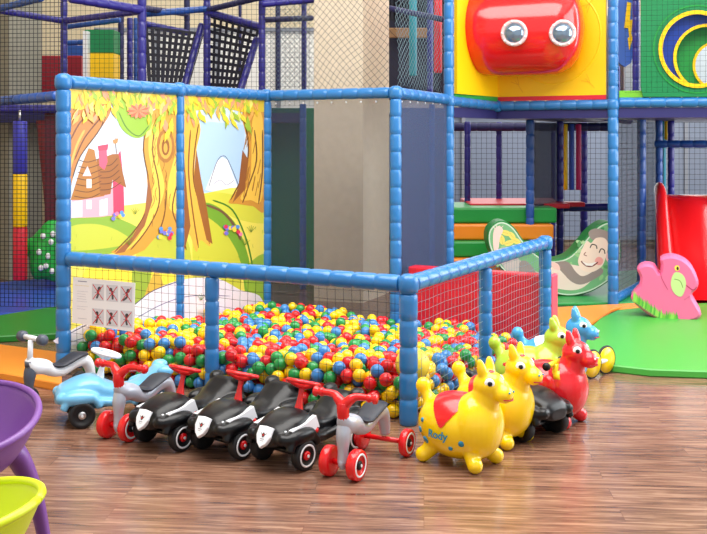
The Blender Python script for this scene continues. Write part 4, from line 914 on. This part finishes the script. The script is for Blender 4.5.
def runner(px, base, label, group, frame=SIL, barm=RED, tyre=RED, ringm=WHT, hub=BLK, grip=None, single=False, d=fdir):
    p = gnd(px, base); d = Vector(d).normalized(); p = p-d*.20
    t = thing('ride_on_bike', (p.x, p.y, 0), vrot(d), label, 'ride-on bike', group)
    # frame: head at x=.17, seat at -.05, tail -.2
    mb = MB(); mb.tube([(.205, 0, .275), (.17, 0, .235), (.10, 0, .215), (.045, 0, .185), (-.02, 0, .175), (-.09, 0, .205), (-.16, 0, .21), (-.20, 0, .17), (-.22, 0, .09)], [.022, .044, .042, .034, .032, .036, .036, .032, .024], 14, up=(0, 1, 0), flat=1.0)
    mb.build('frame', frame, t)
    mb = MB(); mb.tube([(.18, 0, .25), (.195, 0, .19), (.20, 0, .12), (.20, 0, .068)], [.03, .034, .024, .026], 14); mb.ell((.20, 0, .068), (.028, .02, .032)); mb.build('front_fork', frame if not single else grip or frame, t)
    mb = MB(); st = [(-.17, 0, .245), (-.12, 0, .249), (-.06, 0, .228), (.0, 0, .208), (.05, 0, .218), (.075, 0, .236)]
    mb.tube(st, [.04, .058, .056, .05, .04, .022], 14, up=(0, 1, 0), flat=1.0)
    for k in range(len(mb.v)): pass
    mb.v = [Vector((v.x, v.y, v.z)) for v in mb.v]
    # flatten the pad vertically about its path
    xs = [s[0] for s in st]; zs = [s[2] for s in st]
    mb.v = [Vector((v.x, v.y, np.interp(v.x, xs, zs)+(v.z-np.interp(v.x, xs, zs))*.28)) for v in mb.v]
    mb.build('seat', mat('seat_black', (36, 40, 52), .5), t)
    hb = MB()
    if not single:
        hb.tube([(.195, 0, .255), (.20, 0, .30), (.195, 0, .325)], [.026, .028, .03], 12)
        for s_ in (-1, 1): hb.tube([(.195, 0, .315), (.19, s_*.03, .345), (.18, s_*.06, .36), (.18, s_*.13, .362)], [.026, .022, .017, .014], 12)
        hb.build('handlebar', barm, t)
        for s_ in (-1, 1): g = MB(); g.lathe([(.018, 0), (.02, .01), (.016, .02), (.016, .03), (.024, .036), (.022, .046), (.001, .05)], (.18, s_*.11, .362), (0, s_, 0), 16); g.build('grip', grip or barm, t)
    else:
        hb.tube([(.195, 0, .25), (.19, 0, .38)], [.016, .014], 12, smooth_k=2); hb.tube([(.18, -.08, .39), (.18, .08, .39)], .014, 10, smooth_k=2); hb.build('handlebar', barm, t)
        for s_ in (-1, 1): MB().lathe([(.024, 0), (.03, .01), (.03, .04), (.02, .05), (.001, .052)], (.18, s_*.07, .39), (0, s_, 0), 16).build('grip', grip, t)
        MB().cyl((.195, 0, .235), (.195, 0, .265), .028).build('collar', grip, t)
    if not single:
        for s_ in (-1, 1): wheel(t, .20, s_*.068, .068, .042, tyre, ringm, hub, s_)
        MB().cyl((.2, -.06, .068), (.2, .06, .068), .013).build('axle', tyre, t)
        for s_ in (-1, 1): wheel(t, -.21, s_*.12, .064, .036, tyre, ringm, hub, s_)
        MB().cyl((-.21, -.11, .066), (-.21, .11, .066), .012).build('axle', barm, t)
    else:
        wheel(t, .2, 0, .06, .03, tyre, ringm, hub, 1)
        for s_ in (-1, 1): wheel(t, -.21, s_*.1, .06, .034, tyre, ringm, hub, s_)
        MB().cyl((-.21, -.1, .06), (-.21, .1, .06), .01).build('axle', grip, t)
    return t
runner(118.5, 439.5, 'silver ride-on bike with red wheels and red handlebar in front of blue car', 'silver ride-on bikes')
runner(343, 478, 'silver ride-on bike with red wheels nearest the front right pit post', 'silver ride-on bikes')
GRY = mat('dark_grey_grip', (78, 84, 98), .4)
runner(29, 409, 'white balance bike with black seat and grey grips at far left of the pit', None, WHT, WHT, RUB, None, WHT, GRY, True, d=Vector((-.62, -.78, 0)))

# ================================================================== HOPPER ANIMALS
def hopper(loc, rz, base, spotc, saddlec, label, group=None, cheek=True, sc=1.0, text=False, nspots=5):
    t = thing('hopper_animal', loc, rz, label, 'hopper toy', group); t.scale = (sc, sc, sc)
    bc, br = Vector((-.01, 0, .172)), Vector((.2, .15, .15))
    mb = MB(); mb.ell(bc, br, seg=40, rings=26); mb.ell((.095, 0, .19), (.118, .135, .155), seg=32, rings=20)
    mb.tube([(.11, 0, .25), (.135, 0, .32), (.15, 0, .375)], [.088, .068, .06], 20); mb.ell((.155, 0, .38), (.076, .068, .066)); mb.tube([(.17, 0, .375), (.20, 0, .362), (.228, 0, .352)], [.054, .046, .044], 18); mb.ell((.232, 0, .35), (.042, .047, .041))
    for s_ in (-1, 1):
        mb.tube([(.145, s_*.03, .42), (.137, s_*.036, .455), (.13, s_*.042, .492)], [.022, .024, .013], 12); mb.ell((.13, s_*.042, .488), .014, seg=12, rings=8)
        for x, y in ((.125, .085), (-.13, .085)): mb.tube([(x*.85, s_*y*.8, .07), (x*1.05, s_*y*1.05, .034)], [.04, .034], 14, smooth_k=1); mb.ell((x*1.1, s_*y*1.1, .034), .036, seg=16, rings=12)
    mb.tube([(-.15, 0, .24), (-.185, 0, .29), (-.20, 0, .315)], [.045, .026, .034], 14); mb.ell((-.205, 0, .325), (.036, .036, .04))
    mb.build('body', base, t, remesh=.006, smooth_it=5)
    def on(x, z, s_):            # point and normal on the body ellipsoid side
        dx = (x-bc.x)/br.x; dz = (z-bc.z)/br.z; q = max(.02, 1-dx*dx-dz*dz); y = br.y*math.sqrt(q)
        nrm = Vector((dx/br.x, s_*y/br.y**2, dz/br.z)).normalized(); return Vector((x, s_*y, z)), nrm
    # saddle: red cloth over the back
    if saddlec:
        sd_ = MB()
        def keepf(c): 
            zf = bc.z+br.z*.12; wd = .085*min(1, max(0, (c.z-(bc.z+br.z*.1))/(br.z*.75)))+.004
            return c.z > bc.z+br.z*.12 and abs(c.x+.01) < wd
        sd_.ell(bc, br*1.018, seg=220, rings=150, keep=keepf); o = sd_.build('saddle', saddlec, t)
    sp = [(-.13, .20), (-.15, .15), (-.115, .11), (.03, .10), (.085, .13), (.07, .18), (-.06, .08)][:nspots]
    if spotc:
        for s_ in (-1, 1):
            for i, (x, z) in enumerate(sp):
                p, n_ = on(x, z, s_); r_ = .010+.004*(i % 3)
                MB().lathe([(r_, -.006), (r_, .0012), (.001, .0022)], p+n_*.002, n_, 18).build('spot', spotc, t)
    if text:
        for s_ in (-1, 1):
            mb = MB()
            def fn(x, y): p, n_ = on(-.028-s_*x*-1*-1 if s_ > 0 else -.028+x, .155+y, s_); return p+n_*.006
            text_mesh('Rody', .05, fn, mb, shear=.15, off=.0012); mb.build('lettering', mat('cyan_print', (10, 150, 190), .4), t)
    for s_ in (-1, 1):
        c = Vector((.187, s_*.052, .40)); n_ = Vector((.45, s_, .12)).normalized()
        mb = MB(); mb.lathe([(.023, -.012), (.023, .001), (.018, .004), (.001, .006)], c, n_, 22); e = mb.build('eye', WHT, t)
        MB().lathe([(.011, 0), (.0105, .0015), (.001, .003)], c+n_*.0055+Vector((.003, 0, 0)), n_, 18).build('pupil', BLK, e)
        MB().ell((.270, s_*.018, .364), .005, seg=8, rings=6).build('nostril', spotc or BLK, t)
    if cheek:
        MB().ell((.165, 0, .437), (.018, .022, .013)).build('forelock', saddlec or RED, t)
    MB().tube([(.252, -.038, .333), (.274, 0, .329), (.252, .038, .333)], .003, 6).build('mouth', mat('mouth_red', (190, 20, 30), .4), t)
    return t
HY_ = mat('yellow_hopper_vinyl', (255, 212, 0), .22, coat=.4); HR_ = mat('red_hopper_vinyl', (228, 28, 40), .22, coat=.4); HG_ = mat('lime_hopper_vinyl', (176, 214, 60), .25, coat=.4); HB_ = mat('blue_hopper_vinyl', (66, 158, 220), .25, coat=.4)
SPB = mat('spot_blue', (30, 140, 180), .4)
def hop_at(px, d, ang, *a, **k):      # px/d: middle of the animal; ang in degrees
    p = at(px, 0, d); return hopper((p.x, p.y, 0), math.radians(ang), *a, **k)
hop_at(460, 4.66, -38, HY_, SPB, RED, 'front yellow hopper animal with red saddle and blue spots', 'yellow hopper animals', text=True)
hop_at(493, 5.0, -40, HY_, SPB, RED, 'second yellow hopper animal, just behind the front yellow one', 'yellow hopper animals', text=False)
hop_at(549, 5.35, -38, HR_, WHT, None, 'red hopper animal with white spots beside the black ride-on car', cheek=False)
hop_at(530, 5.7, -22, HG_, None, None, 'lime green hopper animal behind the red one', cheek=False)
hop_at(552, 6.0, -18, HB_, WHT, WHT, 'blue hopper animal with white saddle, farthest of the hoppers', cheek=False)

# red ride-on with yellow handlebar behind the black car
p = at(538, 0, 5.28); t = thing('ride_on_scooter', (p.x, p.y, 0), math.radians(-35), 'red ride-on scooter with yellow handlebar and black grips between yellow and red hoppers', 'ride-on scooter')
mb = MB(); mb.ell((-.08, 0, .17), (.16, .06, .05)); mb.tube([(-.2, 0, .20), (-.1, 0, .23), (0, 0, .2), (.08, 0, .24)], [.03, .05, .045, .04], 14); mb.ell((.08, 0, .2), (.06, .05, .07)); mb.build('body', RED, t, remesh=.008, smooth_it=3)
mb = MB(); mb.tube([(.09, 0, .22), (.10, 0, .33)], .016, smooth_k=2); mb.tube([(.09, -.08, .33), (.09, .08, .33)], .014, smooth_k=2); mb.tube([(.1, 0, .26), (.13, 0, .27)], .03, smooth_k=2); mb.build('handlebar', YEL, t)
for s_ in (-1, 1): MB().ell((.09, s_*.095, .33), (.022, .022, .022)).build('grip', BLK, t)
for x, y in ((.1, .07), (.1, -.07), (-.18, .09), (-.18, -.09)): wheel(t, x, y, .055, .03, RUB, None, RED, 1 if y > 0 else -1)
MB().cyl((.1, -.07, .055), (.1, .07, .055), .012).cyl((.1, 0, .05), (.1, 0, .2), .016).build('axle', BLK, t); MB().cyl((-.18, -.09, .055), (-.18, .09, .055), .012).cyl((-.18, 0, .05), (-.16, 0, .18), .016).build('axle', BLK, t)
# big disc-wheeled yellow cart
c1_ = gnd(592, 378.5); c2_ = gnd(606, 374); d_ = Vector((c2_.x-c1_.x, c2_.y-c1_.y, 0)).normalized()
t = thing('push_cart', ((c1_.x+c2_.x)/2, (c1_.y+c2_.y)/2, 0), 0, 'yellow toy cart with big black-rimmed disc wheels beside the red hopper', 'toy cart')
ax_ = Vector((.5, -.86, 0)); ax_ = Vector((.62, -.78, 0)).normalized()
a0 = Vector((0, 0, .094)); r_ = .09
for k, c in ((0, c1_), (1, c2_)):
    q = Vector((c.x, c.y, r_)); mb = MB(); mb.lathe([(r_*.9, -.012), (r_*.9, .008), (r_*.3, .014), (.001, .016)], q, ax_, 30); o = mb.build('wheel', YEL, t, world=True)
    m2 = MB(); m2.torus(q, ax_, r_*.93, .0085, 32, 8); m2.v = [v-t.location for v in m2.v]; m2.build('tyre', RUB, o)
mb = MB(); mb.cyl(Vector((c1_.x, c1_.y, r_)), Vector((c2_.x, c2_.y, r_)), .016); mb.build('axle', WHT, t, world=True)
mb = MB(); m_ = (c1_+c2_)/2; mb.tube([Vector((m_.x, m_.y, r_)), Vector((m_.x-.1, m_.y+.14, .13)), Vector((m_.x-.2, m_.y+.28, .12))], .02); mb.build('frame', YEL, t, world=True)
q = Vector((m_.x-.2, m_.y+.28, .06)); mb = MB(); mb.lathe([(.06, -.012), (.06, .012), (.001, .014)], q, ax_, 24); mb.build('wheel', YEL, t, world=True); MB().cyl(q, q+Vector((0, 0, .07)), .014).build('fork', YEL, t, world=True)

# ================================================================== CHAIRS
def tub_chair(loc, rz, m, label, scl=1.0):
    t = thing('tub_chair', loc, rz, label, 'chair'); t.scale = (scl,)*3
    # shell: lofted bowl, high behind (local -x), open in front (+x)
    nu, nv = 56, 16; outer = []; inner = []; vs = []; fs = []
    def rim_h(a):      # a = angle from the back
        return .50+.12*(.5+.5*math.cos(a))
    def prof_pt(a, v, off):
        h = rim_h(a); z = .38+(h-.38)*v**1.6; rr = .05+.215*(v**.5)-off
        k = 1+.12*v*(math.cos(a) > 0)*math.cos(a)
        return Vector((-math.cos(a)*rr*k, math.sin(a)*rr*1.05, z+off*(1-v)))
    mb = MB()
    for off in (0, .012):
        for j in range(nv+1):
            for i in range(nu): vs.append(prof_pt(2*PI*i/nu, j/nv, off))
    W = (nv+1)*nu
    for j in range(nv):
        for i in range(nu):
            a, b = j*nu+i, j*nu+(i+1) % nu; fs += [(a, b, b+nu, a+nu), (W+a+nu, W+b+nu, W+b, W+a)]
    for i in range(nu): a, b = nv*nu+i, nv*nu+(i+1) % nu; fs.append((a, b, W+b, W+a))
    fs.append(tuple(W+i for i in range(nu))); fs.append(tuple(reversed(range(nu))))
    mb.add(vs, fs); mb.build('shell', m, t)
    # rolled rim
    MB().tube([prof_pt(2*PI*i/nu, 1, .004)+Vector((0, 0, 0)) for i in range(nu+1)], .0125, 8, smooth_k=1).build('rim', m, t)
    # four flat legs merging under the seat
    for q in (PI/4, 3*PI/4, 5*PI/4, 7*PI/4):
        c, s_ = math.cos(q), math.sin(q); mb = MB()
        mb.tube([(c*.18, s_*.18, .44), (c*.22, s_*.22, .40), (c*.28, s_*.28, .25), (c*.33, s_*.33, .0)], [.07, .065, .045, .03], 10, up=(s_, -c, 0), flat=.6); mb.build('leg', m, t)
    MB().lathe([(.12, .38), (.16, .40), (.10, .43)], (0, 0, 0), (0, 0, 1), 24).build('seat_base', m, t)
    return t
PUR = mat('purple_chair_plastic', (120, 72, 150), .38, bump=.05, bscale=120); LIM = mat('lime_chair_plastic', (206, 222, 20), .35, bump=.05, bscale=120)
p = at(-48, 0, 3.33); tub_chair((p.x, p.y, 0), math.radians(-97), PUR, 'purple plastic tub chair at the left edge in front of the ride-ons')
p = at(-72, 0, 2.54); tub_chair((p.x, p.y, 0), math.radians(178), LIM, 'lime green plastic tub chair in the bottom left corner', .95)
